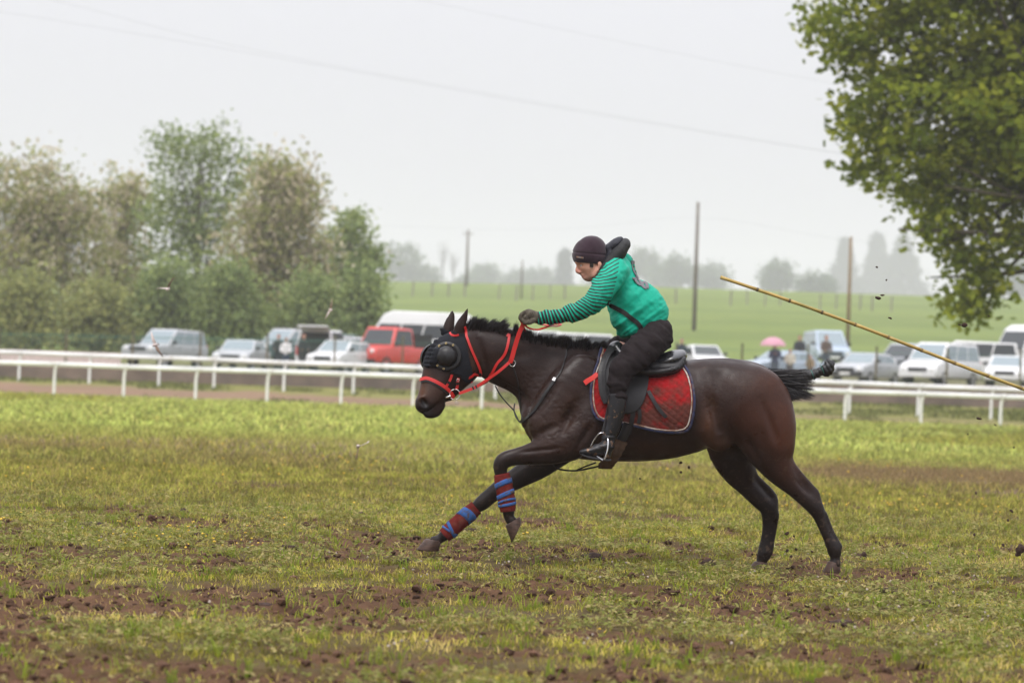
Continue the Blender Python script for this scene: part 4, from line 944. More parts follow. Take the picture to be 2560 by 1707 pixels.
# ================================================================== blinker hood
def inside(poly, p):
    x, y = p[:, 0], p[:, 1]; r = np.zeros(len(p), bool); j = len(poly) - 1
    for i in range(len(poly)):
        xi, yi = poly[i]; xj, yj = poly[j]
        r ^= ((yi > y) != (yj > y)) & (x < (xj - xi) * (y - yi) / (yj - yi + 1e-12) + xi); j = i
    return r
m_mask = material('black_stretch_fabric', (.011, .012, .0155), rough=.75, spec=.15, var=.15, scale=40, bump=.0015, bscale=300)
m_leather = material('black_leather', (.013, .0125, .0125), rough=.36, spec=.32, var=.25, scale=30, bump=.002, bscale=90)
m_red = material('red_biothane', (.50, .016, .014), rough=.42, spec=.5, var=.08, scale=14)
m_steel = material('steel', (.62, .61, .58), rough=.22, metal=1.0); m_brass = material('brass', (.55, .42, .2), rough=.3, metal=1.0)
blink = empty('blinker_hood', W(1117, 900, -.1)); tag(blink, 'black racing blinker hood with round eye cups on the horse head', 'blinker hood')
mpoly = [(1098, 822), (1112, 800), (1138, 806), (1160, 822), (1166, 850), (1170, 872), (1176, 900), (1183, 928), (1183, 950), (1170, 960), (1158, 955), (1148, 943), (1128, 934), (1110, 928), (1087, 921), (1060, 920), (1052, 880), (1075, 840)]
sel = inside(mpoly, hp)
earm = (hp[:, 1] < 822 + (hp[:, 0] - 1120) * .25)
sel &= ~earm
fm = sel[hF].all(1); used = np.unique(hF[fm]); remap = np.full(len(hV), -1); remap[used] = np.arange(len(used))
mv = lap_smooth(hV[used] + hN[used] * .006, remap[hF[fm]], 2); mpx = to_px(mv)
ruff = np.exp(-((mpx[:, 0] - np.interp(mpx[:, 1], [820, 880, 920], [1103, 1076, 1070])) / 9) ** 2)
mv = mv + hN[used] * (ruff * .006 * (1 + np.sin(mpx[:, 1] * .62)))[:, None]
hood = mo('hood_fabric', rel(mv, blink), remap[hF[fm]], m_mask, blink); sm = hood.modifiers.new('s', 'SOLIDIFY'); sm.thickness = .004; sm.offset = 1
def eyecup(px, py, axis, dy=None, base=None):
    if base is None: base, n_ = near_edge(px, py, hbvh)
    M = axis_matrix(axis); s = M2
    mb = MB(); mb.lathe([(37 * s, -.012), (37 * s, .008), (35 * s, .013), (27 * s, .013), (25.5 * s, .010)], rel(base, blink), 32, M); fl = mb.build('cup_flange', m_leather, blink)
    mb = MB(); mb.lathe([(26.5 * s, .0), (26 * s, .022), (24 * s, .040), (19 * s, .055), (11 * s, .063), (0, .066)], rel(base, blink), 32, M); mb.build('eye_cup', m_leather, blink)
    for k in range(7):
        t = math.radians(62 + k * 33); c = base + M @ np.array([math.cos(t) * 32 * s, math.sin(t) * 32 * s, .0145]); ring('eyelet', c, 2.1, .75, axis, m_brass, fl, 12)
l0, n0 = near_edge(1117, 891, hbvh)
eyecup(1117, 891, (-.10, -.98, .12), base=l0 + np.array([0, -.004, 0]))
far = np.array(W(1083, 896, .052)); eyecup(0, 0, (-.55, .83, .06), base=far)

# ================================================================== bridle
bridle = empty('bridle', W(1130, 960, -.12)); tag(bridle, 'bright red bridle with reins and steel ring bit', 'bridle')
strap('noseband', [(1053, 949), (1060, 947), (1070, 946), (1092, 955), (1110, 966), (1125, 979), (1133, 991), (1140, 1003), (1143, 1008)], 8.5, m_red, bridle, .008, .005)
strap('noseband_padding', [(1054, 955), (1069, 952), (1090, 961), (1107, 972), (1120, 984)], 5, m_leather, bridle, .005, .004)
strap('cheekpiece', [(1129, 936), (1124, 950), (1117, 962), (1111, 971)], 6, m_red, bridle, .010, .004)
strap('cheekpiece', [(1145, 944), (1143, 955), (1142, 964), (1139, 974)], 7, m_red, bridle, .012, .004)
strap('cheek_keeper', [(1142, 955), (1142, 961)], 8, m_leather, bridle, .016, .004); strap('cheek_keeper', [(1122, 953), (1119, 959)], 7, m_leather, bridle, .014, .004)
strap('throatlatch', [(1160, 816), (1164, 834), (1170, 852), (1177, 871), (1185, 889), (1194, 909), (1201, 926), (1203, 938), (1198, 950), (1185, 954), (1176, 953)], 6, m_red, bridle, .010, .005)
strap('throatlatch_keeper', [(1199, 930), (1201, 935)], 7, m_leather, bridle, .016, .004)
strap('browband', [(1125, 833), (1131, 838), (1139, 839), (1147, 836)], 5, m_red, bridle, .012, .004)
strap('neck_strap', [(1273, 822), (1272, 848), (1265, 878), (1254, 896), (1243, 908), (1232, 930), (1222, 946), (1217, 952)], 6.5, m_red, bridle, .008, .005)
bc, _ = near_edge(1126, 985, hbvh); bc = np.array(W(1137, 986, bc[1] - DH - .012))
ring('bit_ring', bc, 13, 1.35, (0, -1, .05), m_steel, bridle, 28)
bitd = float(bc[1] - DH); freetube('bit_bar', [(1106, 994, bitd + .03), (1116, 993, bitd), (1127, 990, bitd - .005)], 3.3, m_steel, bridle)
ring('buckle', np.array(W(1142, 1007, bitd)), 3.6, .8, (0, -1, 0), m_steel, bridle, 14)
ring('buckle', np.array(W(1145, 950, bitd - .01)), 3.4, .8, (0, -1, 0), m_steel, bridle, 14)
rein = [(1148, 983, bitd - .002), (1168, 976, bitd - .01), (1190, 967, bitd - .015), (1216, 950, -.14), (1246, 929, -.165), (1275, 904, -.165)]
freestrap('rein', rein, 7, m_red, bridle)
for q in ((1181, 970.5), (1189, 967.5)): freestrap('rein_keeper', [(q[0], q[1], bitd - .018), (q[0] + 3.5, q[1] - 1.3, bitd - .018)], 9, m_leather, bridle)
freestrap('rein', [(1275, 906, -.166), (1279, 897, -.17), (1287, 868, -.175), (1297, 836, -.185), (1306, 815, -.19), (1312, 800, -.2)], 11, m_red, bridle)
freestrap('rein', [(1314, 800, -.12), (1308, 815, -.02), (1320, 850, .02), (1300, 880, .10), (1270, 905, .14), (1215, 955, .12), (1145, 984, .02)], 6, m_red, bridle)
freestrap('rein_end', [(1310, 806, -.21), (1316, 816, -.22), (1328, 822, -.225), (1345, 824, -.22), (1362, 819, -.21), (1376, 815, -.19), (1392, 815, -.16), (1402, 811, -.13), (1394, 809, -.10), (1370, 813, -.08), (1350, 810, -.10), (1338, 806, -.13), (1326, 803, -.15)], 5.5, m_red, bridle, (.1, -.5, .8))
freestrap('rein_loop', [(1308, 812, -.2), (1301, 802, -.2), (1300, 790, -.2), (1305, 783, -.19), (1313, 785, -.18)], 4, m_red, bridle, (-.3, -.8, .3))

# ================================================================== martingale
mart = empty('martingale', W(1300, 1050, -.1)); tag(mart, 'thin black leather martingale straps over the horse neck and chest', 'martingale')
strap('neck_strap', [(1418, 862), (1416, 880), (1413, 902), (1404, 928), (1392, 945)], 3.2, m_leather, mart, .006)
strap('neck_strap', [(1390, 948), (1367, 978), (1349, 1005), (1332, 1032), (1316, 1047), (1303, 1054)], 6.5, m_leather, mart, .008, .006)
strap('buckle', [(1389, 946), (1385, 953)], 8, m_steel, mart, .014, .004)
strap('rein_branch', [(1281, 914), (1286, 926), (1293, 948), (1298, 972), (1301, 1000), (1302, 1020), (1301, 1050)], 3.2, m_leather, mart, .006)
mring = near_edge(1281, 908, hbvh)[0] + np.array([0, -.012, 0]); ring('martingale_ring', mring, 7.5, 1.1, (.3, -1, .1), m_steel, mart, 20, 1.1)
freetube('hanging_strap', [(1238, 964, -.05), (1250, 986, -.05), (1266, 1006, -.05), (1283, 1024, -.05), (1291, 1040, -.06), (1298, 1054, -.10)], 1.7, m_leather, mart)
freetube('hanging_strap', [(1287, 1008, -.03), (1285, 1024, -.05), (1290, 1042, -.08), (1300, 1055, -.11)], 1.8, m_leather, mart)
freetube('belly_strap', [(1376, 1150, -.02), (1390, 1168, -.04), (1406, 1174, -.06), (1440, 1176, -.06), (1475, 1170, -.05), (1505, 1163, -.02)], 2.3, m_leather, mart)
freetube('belly_strap', [(1440, 1176, -.06), (1462, 1166, -.08), (1490, 1156, -.10)], 2.0, m_leather, mart)

# ================================================================== leg bandages
m_band = material('dark_red_bandage', (.125, .018, .015), rough=.92, spec=.05, var=.3, scale=25, bump=.003, bscale=50, col2=(.10, .052, .036), col2_scale=10, col2_lo=.52, col2_hi=.75)
m_tape = material('blue_tape', (.038, .10, .28), rough=.75, spec=.1, var=.2, scale=20, col2=(.085, .06, .05), col2_scale=30, col2_lo=.50, col2_hi=.62)
def bandage(rows, tapes, label):
    N = catmull(np.array(pxn(rows)), 6); c = N[len(N) // 2, :3]; root = empty('leg_bandage', c); tag(root, label, 'bandage', 'bandages on the forelegs')
    k = 22
    def tube(NN, dr, tilt=(0, 0), nm='wrap', mat=m_band, wave=.0012, ends=True):
        V = []
        for i in range(len(NN)):
            T = NN[min(i + 1, len(NN) - 1), :3] - NN[max(i - 1, 0), :3]; T /= np.linalg.norm(T); A = np.cross(T, [0, 1, 0]); A /= np.linalg.norm(A); B = np.array([0, 1.0, 0])
            for j in range(k):
                t = 2 * math.pi * j / k; r0 = NN[i, 3] + dr + wave * math.sin(i * 1.9 + 2 * math.sin(t)); V.append(NN[i, :3] + r0 * (A * math.cos(t) + B * math.sin(t) * .9) + T * tilt[0] * math.cos(t) + T * tilt[1] * math.sin(t))
        F = [(i * k + j, i * k + (j + 1) % k, (i + 1) * k + (j + 1) % k, (i + 1) * k + j) for i in range(len(NN) - 1) for j in range(k)]
        mb = MB(); mb.add(rel(np.array(V), root), F); o = mb.build(nm, mat, root); s = o.modifiers.new('s', 'SOLIDIFY'); s.thickness = .004; s.offset = -1; return o
    tube(N, .004)
    for f0, f1, tl in tapes:
        i0 = f0 * (len(N) - 1); ts = np.linspace(i0, f1 * (len(N) - 1), 4); NN = np.array([[np.interp(t, np.arange(len(N)), N[:, q]) for q in range(5)] for t in ts]); tube(NN, .0075, tl, 'tape', m_tape, .0006)
    return root
bandage([(1254, 1184, -.2, 17.5, 1), (1258, 1205, -.2, 20, 1), (1264, 1235, -.2, 20, 1), (1268, 1260, -.2, 20, 1), (1270, 1278, -.2, 17, 1)],
        [(.22, .34, (-.012, .008)), (.46, .56, (-.014, .006)), (.64, .70, (-.006, .01)), (.72, .80, (-.004, 0))], 'dark red bandage with four blue bands on the folded foreleg')
bandage([(1191, 1268, .2, 17.5, 1), (1172, 1284, .2, 19, 1), (1148, 1305, .2, 19, 1), (1126, 1325, .2, 19, 1), (1111, 1338, .2, 17, 1)],
        [(.22, .42, (-.006, .02)), (.68, .76, (.016, .0)), (.74, .80, (-.016, .0))], 'dark red bandage with crossed blue tape on the outstretched foreleg')
# ================================================================== saddle blanket
m_quilt = material('red_quilted_cotton', attr=True, rough=.85, spec=.15, var=.12, scale=60, bump=.001, bscale=400)
m_navy = material('navy_binding', (.018, .022, .06), rough=.8, col2=(.10, .07, .055), col2_scale=14, col2_lo=.5, col2_hi=.7); m_pipe = material('white_piping', (.48, .45, .41), rough=.8, col2=(.24, .14, .09), col2_scale=9, col2_lo=.38, col2_hi=.56)
pad_poly = [(1508, 853), (1500, 879), (1492, 903), (1484, 928), (1478, 955), (1476, 985), (1478, 1018), (1487, 1042), (1503, 1052), (1545, 1058), (1585, 1064), (1632, 1075), (1680, 1080), (1712, 1077), (1727, 1064), (1734, 1035), (1737, 1000), (1733, 965), (1724, 935), (1708, 914), (1690, 905), (1650, 905), (1600, 905), (1560, 890), (1530, 868)]
def far_hit(px, py):
    d = _f + (px - 1280) / FPX * _r + (853.5 - py) / FPX * _u; d = d / np.linalg.norm(d); o = CAM + d * 26
    l, n, i, t = hbvh.ray_cast(Vector(o), Vector(-d)); return (None, None) if l is None else (np.array(l), np.array(n))
def patch(name, poly, off, thick, mat, root, rings=24, dens=6, colf=None, relief=None, far=False, bvh=None):
    B = catmull(np.array(poly, float), dens, closed=True); c = B.mean(0); k = len(B); T = np.linspace(0, 1, rings + 1)[1:]
    P2 = np.concatenate([[c]] + [c + (B - c) * t for t in T]); L, N = [], []
    for p in P2:
        l, n = far_hit(*p) if far else ray(p[0], p[1], bvh)
        if l is None: l, n = near_edge(p[0], p[1], hbvh)
        L.append(l); N.append(n)
    L = np.array(L); N = np.array(N)
    F4 = np.array([(1 + i * k + j, 1 + i * k + (j + 1) % k, 1 + (i + 1) * k + (j + 1) % k, 1 + (i + 1) * k + j) for i in range(rings - 1) for j in range(k)])
    F3 = np.array([(0, 1 + j, 1 + (j + 1) % k, 0) for j in range(k)])
    L = lap_smooth(L + N * off, F4, 4, .4); 
    N = lap_smooth(N, F4, 8); N /= np.linalg.norm(N, axis=1)[:, None]
    if relief is not None: L = L + N * relief(P2)[:, None]
    Lb = L - N * thick; n0 = len(L); e = 1 + (rings - 1) * k
    rim = np.array([(e + j, e + (j + 1) % k, n0 + e + (j + 1) % k, n0 + e + j) for j in range(k)])
    V = np.concatenate([L, Lb]); F = [np.concatenate([F4, F4[:, ::-1] + n0, rim]), np.concatenate([F3[:, :3], F3[:, 2::-1] + n0])]
    cols = None if colf is None else np.concatenate([colf(P2)] * 2)
    o = mo(name, rel(V, root), F, mat, root, cols=cols); return o, L, N, B
QA, QB = 13.5, 13.5
def quilt_relief(p):
    a = p[:, 0] * .755 + p[:, 1] * .656; b = -p[:, 0] * .60 + p[:, 1] * .80
    return .0065 * (np.minimum(np.abs(np.sin(a * math.pi / QA)), np.abs(np.sin(b * math.pi / QB))) ** .6 - .5)
def quilt_col(p):
    n = fbm(p[:, 0] * .05, p[:, 1] * .05, seed=81, oct=5); n2 = fbm(p[:, 0] * .25, p[:, 1] * .25, seed=82)
    k = np.clip(sstep(925, 1050, p[:, 1]) * .95 + (n - .48) * 1.9 + (n2 - .5) * .6, 0, .95) * (p[:, 0] > 1540) + np.clip((n - .45) * 1.2, 0, .5) * (p[:, 0] <= 1540)
    return np.array([.28, .008, .010]) * (1 - k[:, None]) + np.array([.090, .030, .022]) * k[:, None]
pad = empty('saddle_blanket', W(1610, 1000, -.27)); tag(pad, 'mud-stained red quilted saddle blanket with navy and white edging', 'saddle blanket')
for fr in (False, True):
    q, L_, N_, B_ = patch('quilted_panel', pad_poly, .016, .012, m_quilt, pad, 46 if not fr else 12, 8 if not fr else 4, quilt_col, quilt_relief, fr)
    if not fr:
        k = len(B_); E = L_[-k:]; EN = N_[-k:]; ip = L_[-3 * k:-2 * k]
        i0 = 0; sel_ = list(range(0, int(k * 20 / 25)))
        V, F = ribbon(E[sel_] + EN[sel_] * .002, EN[sel_], 6.2 * M2, .007); mo('navy_binding', rel(V, pad), F, m_navy, pad)
        V, F = ribbon(lerp(L_[-4 * k:-3 * k], L_[-3 * k:-2 * k], .2)[sel_] + EN[sel_] * .003, EN[sel_], 3.2 * M2, .006); mo('white_piping', rel(V, pad), F, m_pipe, pad)
strap('loose_tab', [(1494, 938), (1482, 946), (1468, 953), (1459, 959)], 12, material('red_tab', (.60, .03, .02), rough=.5), pad, .024, .003)

# ================================================================== saddle
saddle = empty('saddle', W(1610, 930, 0)); tag(saddle, 'worn black leather riding saddle with steel stirrups', 'saddle')
m_sleather = material('worn_black_leather', (.017, .016, .0165), rough=.36, spec=.28, var=.3, scale=14, bump=.002, bscale=60, col2=(.075, .058, .048), col2_scale=16, col2_lo=.62, col2_hi=.8)
m_seat = material('polished_seat_leather', (.022, .023, .026), rough=.22, spec=.8, var=.2, scale=12)
sr = [[(1540, 872, 0, 20, 1.1), (1556, 888, 0, 17, 1.9), (1595, 908, 0, 15, 3.4), (1640, 908, 0, 19, 3.6), (1680, 898, 0, 22, 3.4), (1703, 888, 0, 15, 3.3)]]
f = field_for([pxn(q) for q in sr], .006, .05); [f.chain(pxn(q), .02, 5) for q in sr]; V, F = f.nets(3); mo('seat', rel(V, saddle), F, m_seat, saddle)
for sg in (-1, 1):
    sr = [[(1585, 926, .15 * sg, 16, 1.8), (1640, 930, .15 * sg, 15, 2.2), (1685, 922, .14 * sg, 13, 2.6), (1705, 908, .10 * sg, 10, 3)], [(1630, 914, .18 * sg, 9, 1.2), (1690, 912, .17 * sg, 8, 1.4), (1709, 896, .13 * sg, 6, 2)]]
    f = field_for([pxn(q) for q in sr], .006, .05); [f.chain(pxn(q), .012, 4) for q in sr]; V, F = f.nets(2); mo('panel', rel(V, saddle), F, m_sleather, saddle)
flap = [(1545, 862), (1530, 868), (1520, 884), (1508, 906), (1498, 930), (1495, 955), (1500, 985), (1512, 1012), (1535, 1030), (1565, 1038), (1590, 1033), (1607, 1016), (1618, 990), (1623, 960), (1625, 925), (1610, 900), (1575, 880)]
for fr in (False, True): patch('flap', flap, .034, .012, m_sleather, saddle, 14, 5, far=fr)
strap('knee_roll', [(1536, 866), (1522, 890), (1507, 920), (1502, 950), (1507, 985), (1516, 1008)], 17, m_sleather, saddle, .052, .03)
strap('billet', [(1583, 1030), (1578, 1060), (1573, 1082)], 11, m_sleather, saddle, .03, .006); strap('billet', [(1597, 1022), (1600, 1040), (1596, 1056)], 9, m_sleather, saddle, .03, .006)
strap('loose_strap', [(1620, 982), (1634, 1004), (1650, 1026), (1665, 1042)], 9, m_sleather, saddle, .036, .005)
gp = [(1571, 1058, -.285), (1562, 1084, -.278), (1553, 1100, -.268), (1545, 1116, -.255), (1535, 1134, -.23), (1523, 1152, -.17), (1515, 1163, -.08), (1513, 1166, 0), (1515, 1163, .08), (1523, 1152, .17), (1535, 1134, .23), (1562, 1084, .278), (1571, 1058, .285)]
def gnorm(P): c = W(1560, 1020, 0); n = P - np.array(c); n[:, 0] = 0; return n / np.linalg.norm(n, axis=1)[:, None]
P = catmull(np.array([W(*q) for q in gp[:4]]), 6); V, F = ribbon(P, gnorm(P), 24 * M2, .012); mo('girth_end', rel(V, saddle), F, m_sleather, saddle)
P = catmull(np.array([W(*q) for q in gp[2:-1]]), 6); V, F = ribbon(P, gnorm(P), 33 * M2 * (1 + .05 * np.sin(np.arange(len(P)) * 1.3)), .03)
mo('girth_sleeve', rel(V, saddle), F, material('muddy_brown_felt', (.105, .068, .048), rough=.95, spec=.05, var=.35, scale=22, bump=.006, bscale=70), saddle)
LX = -.385
for sg in (1, -1):
    y0 = LX * sg; so = 0 if sg > 0 else 4
    m_st = material('stirrup_steel', (.70, .70, .72), rough=.25, metal=.9)
    iron = [(1476, 1121), (1479, 1112), (1487, 1097), (1498, 1084), (1507, 1082), (1515, 1085), (1520, 1100), (1519, 1122), (1515, 1138), (1511, 1149)]
    ds = [y0 + .05 * sg, y0 + .045 * sg, y0 + .03 * sg, y0 + .0 * sg, y0, y0 - .01 * sg, y0 - .045 * sg, y0 - .055 * sg, y0 - .055 * sg, y0 - .05 * sg]
    freetube('stirrup_iron', [(a, b, d) for (a, b), d in zip(iron, ds)], 1.9, m_st, saddle)
    freestrap('stirrup_tread', [(1474, 1123, y0 + .04 * sg), (1492, 1138, y0), (1511, 1150, y0 - .045 * sg)], 13, m_st, saddle, (.2, 0, 1), .006)
    freestrap('stirrup_leather', [(1507, 1084, y0), (1514, 1058, y0 + .012 * sg), (1522, 1020, y0 + .03 * sg), (1530, 985, y0 + .05 * sg), (1540, 930, y0 + .07 * sg)], 10, m_sleather, saddle)

# ================================================================== rider
rider = empty('person', W(1620, 850, 0)); tag(rider, 'rider in green striped jersey and dark beanie leaning forward over the galloping horse', 'person')
RL = np.array(rider.location)
def organ(sets, h, sm=2, cuts=(), pad_=.05):
    f = field_for([pxn(r) for r, k in sets], h, pad_)
    for r, k in sets: f.chain(pxn(r), k, 4)
    for r, k in cuts: f.chain(pxn(r), k, 3, cut=True)
    return f.nets(sm)
fingers = []
for i, (dyv, ln) in enumerate([(-.246, 0), (-.221, 1.5), (-.196, 1), (-.172, -1)]):
    fingers.append(([(1318, 779 + i * .8, dyv + .01, 6.0, .95), (1306 - ln, 784 + i, dyv, 5.0, .95), (1302 - ln, 795 + i, dyv, 4.6, .95), (1310, 803 + i * .6, dyv, 4.4, .95), (1317, 799, dyv, 4, 1)], .004))
hand = [([(1314, 794, -.21, 9, 2.2)] * 2, .004), ([(1352, 794, -.205, 13, .95), (1336, 791, -.205, 14, 1.15), (1322, 786, -.205, 14, 1.5)], .008), ([(1334, 800, -.235, 7.5, .9), (1322, 806, -.25, 6.2, .9), (1311, 806, -.245, 5, .9)], .005)] + fingers
fhand = [([(1600 - (b - 795), 790 - (a - 1330) * .9, -c + .15, r, s) for a, b, c, r, s in rws], k) for rws, k in hand]
# body (skin, mostly covered)
BODY = [([(1474, 632, -.012, 37, .80), (1478, 642, -.012, 36, .82)], .02), ([(1468, 654, -.015, 28, .92), (1476, 668, -.015, 26, .95), (1479, 684, -.015, 20, 1.05)], .02),
        ([(1465.5, 694, -.018, 8.5, 1.4), (1470, 695, -.018, 9, 1.5)], .010), ([(1486, 690, -.018, 9, 3.0), (1494, 676, -.018, 8, 3.9)], .016),
        ([(1443, 655, -.045, 5, 1.2), (1442, 655.5, -.017, 5.2, 1.5), (1445, 655, .012, 5, 1.2)], .008),
        ([(1447, 659, -.018, 4.2, 1.1), (1445, 668, -.018, 5.0, 1.1), (1444, 677, -.018, 6.0, 1.2), (1450, 681.5, -.018, 5.0, 1.6)], .005),
        ([(1450, 680.5, -.034, 3.6, .9), (1450, 680.5, -.002, 3.6, .9)], .004),
        ([(1458, 687.5, -.034, 3.0, 1), (1454.5, 686.5, -.018, 4, 1.2), (1458, 687.5, -.002, 3.0, 1)], .005), ([(1460, 693, -.032, 3.2, 1), (1458, 692.5, -.018, 4, 1.2), (1460, 693, -.004, 3.2, 1)], .005),
        ([(1464, 670, -.058, 6, .8), (1476, 670, -.070, 6, .7)], .014), ([(1464, 670, .024, 6, .8), (1476, 670, .034, 6, .7)], .014),
        ([(1498, 657, -.088, 4.5, .7), (1500, 663, -.09, 5.5, .6), (1496, 672, -.086, 3.6, .7)], .006), ([(1498, 657, .06, 4.5, .7), (1500, 663, .062, 5.5, .6), (1496, 672, .058, 3.6, .7)], .006),
        ([(1494, 672, -.01, 26, .85), (1522, 690, -.005, 27, .9), (1548, 700, 0, 36, 1.3)], .03),
        ([(1556, 700, 0, 36, 1.3), (1586, 750, 0, 40, 1.0), (1606, 800, 0, 44, .9), (1638, 838, 0, 34, 1.2)], .03),
        ([(1530, 690, -.16, 22, 1), (1503, 735, -.24, 19, 1), (1470, 766, -.25, 17, 1), (1410, 788, -.225, 13, 1), (1350, 795, -.205, 10.5, 1)], .02),
        ([(1560, 662, .16, 20, 1), (1570, 688, .31, 18, 1), (1584, 730, .355, 14, 1), (1592, 772, .355, 10.5, 1)], .02),
        ([(1640, 842, -.10, 30, 1), (1595, 884, -.26, 30, 1), (1552, 934, -.34, 24, 1), (1544, 990, -.37, 16, 1), (1530, 1075, -.385, 13, 1), (1512, 1122, -.39, 9, 1), (1480, 1130, -.39, 7, 1)], .02),
        ([(1640, 842, .10, 30, 1), (1590, 868, .26, 30, 1), (1540, 880, .34, 24, 1), (1538, 960, .37, 16, 1), (1528, 1060, .385, 13, 1), (1512, 1118, .39, 9, 1), (1480, 1126, .39, 7, 1)], .02)]
BODY += [([(a, b, c, r * .86, s) for a, b, c, r, s in rws], k) for rws, k in hand + fhand]
cuts = [([(1450.5, 664, -.062, 4.4, 1.2), (1455, 664.5, -.075, 3.2, 1.2)], .006), ([(1450.5, 664, .028, 4.4, 1.2)], .006), ([(1451, 690, -.06, .9, 3.0), (1458, 691, -.055, .8, 2)], .003)]
bV, bF = organ(BODY, .0062, 1, cuts); bp = to_px(bV)
bc_ = np.zeros((len(bV), 3)) + np.array([.50, .255, .18])
def bg(cx, cy, sx, sy): return np.exp(-((bp[:, 0] - cx) / sx) ** 2 - ((bp[:, 1] - cy) / sy) ** 2)[:, None]
bc_ = bc_ * (1 - .8 * bg(1445, 677, 9, 7)) + np.array([.54, .21, .155]) * .8 * bg(1445, 677, 9, 7)
jaw = np.clip(sstep(676, 694, bp[:, 1]) * .75 * (.6 + .5 * vnoise(bp[:, 0] * .8, bp[:, 1] * .8, seed=4)), 0, 1)[:, None] * (bp[:, 0] < 1505)[:, None]
bc_ = bc_ * (1 - jaw * .75) + np.array([.22, .125, .095]) * jaw * .75
lp = bg(1457, 690.5, 6, 2.2); bc_ = bc_ * (1 - .7 * lp) + np.array([.33, .12, .10]) * .7 * lp
m_face = material('weathered_skin', attr=True, rough=.5, spec=.35, var=.12, scale=90, bump=.001, bscale=220)
m_face.node_tree.nodes['Principled BSDF'].inputs['Subsurface Weight'].default_value = .0
mo('body', bV - RL, bF, m_face, rider, cols=bc_)
m_hairb = material('dark_brown_hair', (.022, .015, .012), rough=.7)
for dyv in (-.05, .018):
    mb = MB(); mb.lathe([(0, .0042 * 2), (.004, .0075), (.0075, .003), (.008, 0), (.0075, -.003), (0, -.008)], W(1453.2, 664, dyv) - RL, 12, axis_matrix((-.6, -.7 if dyv < 0 else .7, -.2))); e = mb.build('eyeball', material('eye_white', (.60, .56, .52), rough=.2), rider)
    mb = MB(); mb.lathe([(0, .0088), (.003, .0080), (.0045, .0060)], W(1453.2, 664, dyv) - RL, 10, axis_matrix((-.8, -.55 if dyv < 0 else .55, -.1))); mb.build('iris', material('brown_iris', (.03, .018, .012), rough=.15), e)
    sgy = -1 if dyv < 0 else 1
    freestrap('eyebrow', [(1443, 656, dyv + .012 * -sgy), (1448, 655.5, dyv + .006 * sgy), (1456, 657.5, dyv + .016 * sgy), (1461, 660, dyv + .018 * sgy)], 3.0, m_hairb, rider, (-.5, sgy, .3), .006, 4)
strap_b = bvh_of(bV, bF)
strap('sideburn', [(1478, 655, ), (1479, 663), (1478, 668)], 9, m_hairb, rider, .003, .004, strap_b, 3)
# beanie
BE_ = [([(1475, 632, -.012, 41.5, .84), (1478, 629, -.012, 40, .86)], .02), ([(1459, 640, -.014, 27, 1.2), (1490, 648, -.010, 26, 1.3)], .03)]
cutb = [([(1430, 698, 0, 42, 3), (1475, 701, 0, 42.5, 3), (1520, 707, 0, 42.5, 3)], .006)]
V, F = organ(BE_, .005, 2, cutb); N_ = vnormals(V, F); vp = to_px(V)
V = V + N_ * (.005 * np.exp(-((vp[:, 1] - (634 + (vp[:, 0] - 1475) * .09)) / 2.2) ** 2) * -1 + .006 * (fbm(V[:, 0] * 14, V[:, 1] * 14, V[:, 2] * 14, seed=83) - .5))[:, None]
bean = mo('beanie', V - RL, F, material('plum_black_knit', (.034, .020, .027), rough=.95, spec=.1, var=.12, scale=30, bump=.0015, bscale=260, sheen=.25), rider)
strap('beanie_tag', [(1442, 642), (1450, 643.5), (1459, 644.5)], 4, material('grey_tag', (.22, .19, .18), rough=.6, col2=(.30, .12, .04), col2_scale=60), bean and rider, .003, .001, bvh_of(V, F), 3)
# hood and collar of the dark jacket under the jersey
HD = [([(1508, 674, -.085, 9, 1.2), (1520, 662, -.085, 13, 1.2), (1542, 640, -.05, 19, 1.6), (1560, 616, -.02, 15, 2.2), (1563, 608, .02, 12, 2.2)], .02), ([(1520, 664, .06, 12, 1.2), (1545, 632, .05, 17, 1.5), (1560, 612, .03, 12, 2)], .02), ([(1488, 692, -.01, 13, 2.1), (1505, 676, -.01, 20, 1.55)], .02)]
V, F = organ(HD, .0055, 2); N_ = vnormals(V, F); V = V + N_ * (.010 * (fbm(V[:, 0] * 11 + V[:, 2] * 7, V[:, 1] * 9, V[:, 2] * 16, seed=84) - .5))[:, None]
mo('jacket_hood', V - RL, F, material('charcoal_softshell', (.028, .028, .028), rough=.65, spec=.15, var=.15, scale=20), rider)
HD2 = [([(1522, 622, 0, 13, 2), (1540, 610, 0, 14, 2.2), (1553, 598, 0, 6.5, 2.4)], .02), ([(1528, 640, -.03, 14, 1.6), (1520, 655, -.04, 12, 1.4)], .02)]
V, F = organ(HD2, .0055, 2); N_ = vnormals(V, F); V = V + N_ * (.014 * (fbm(V[:, 0] * 18, V[:, 1] * 12, V[:, 2] * 22, seed=85) - .5))[:, None]
mo('hood_lining', V - RL, F, material('navy_black_lining', (.014, .015, .022), rough=.7), rider)
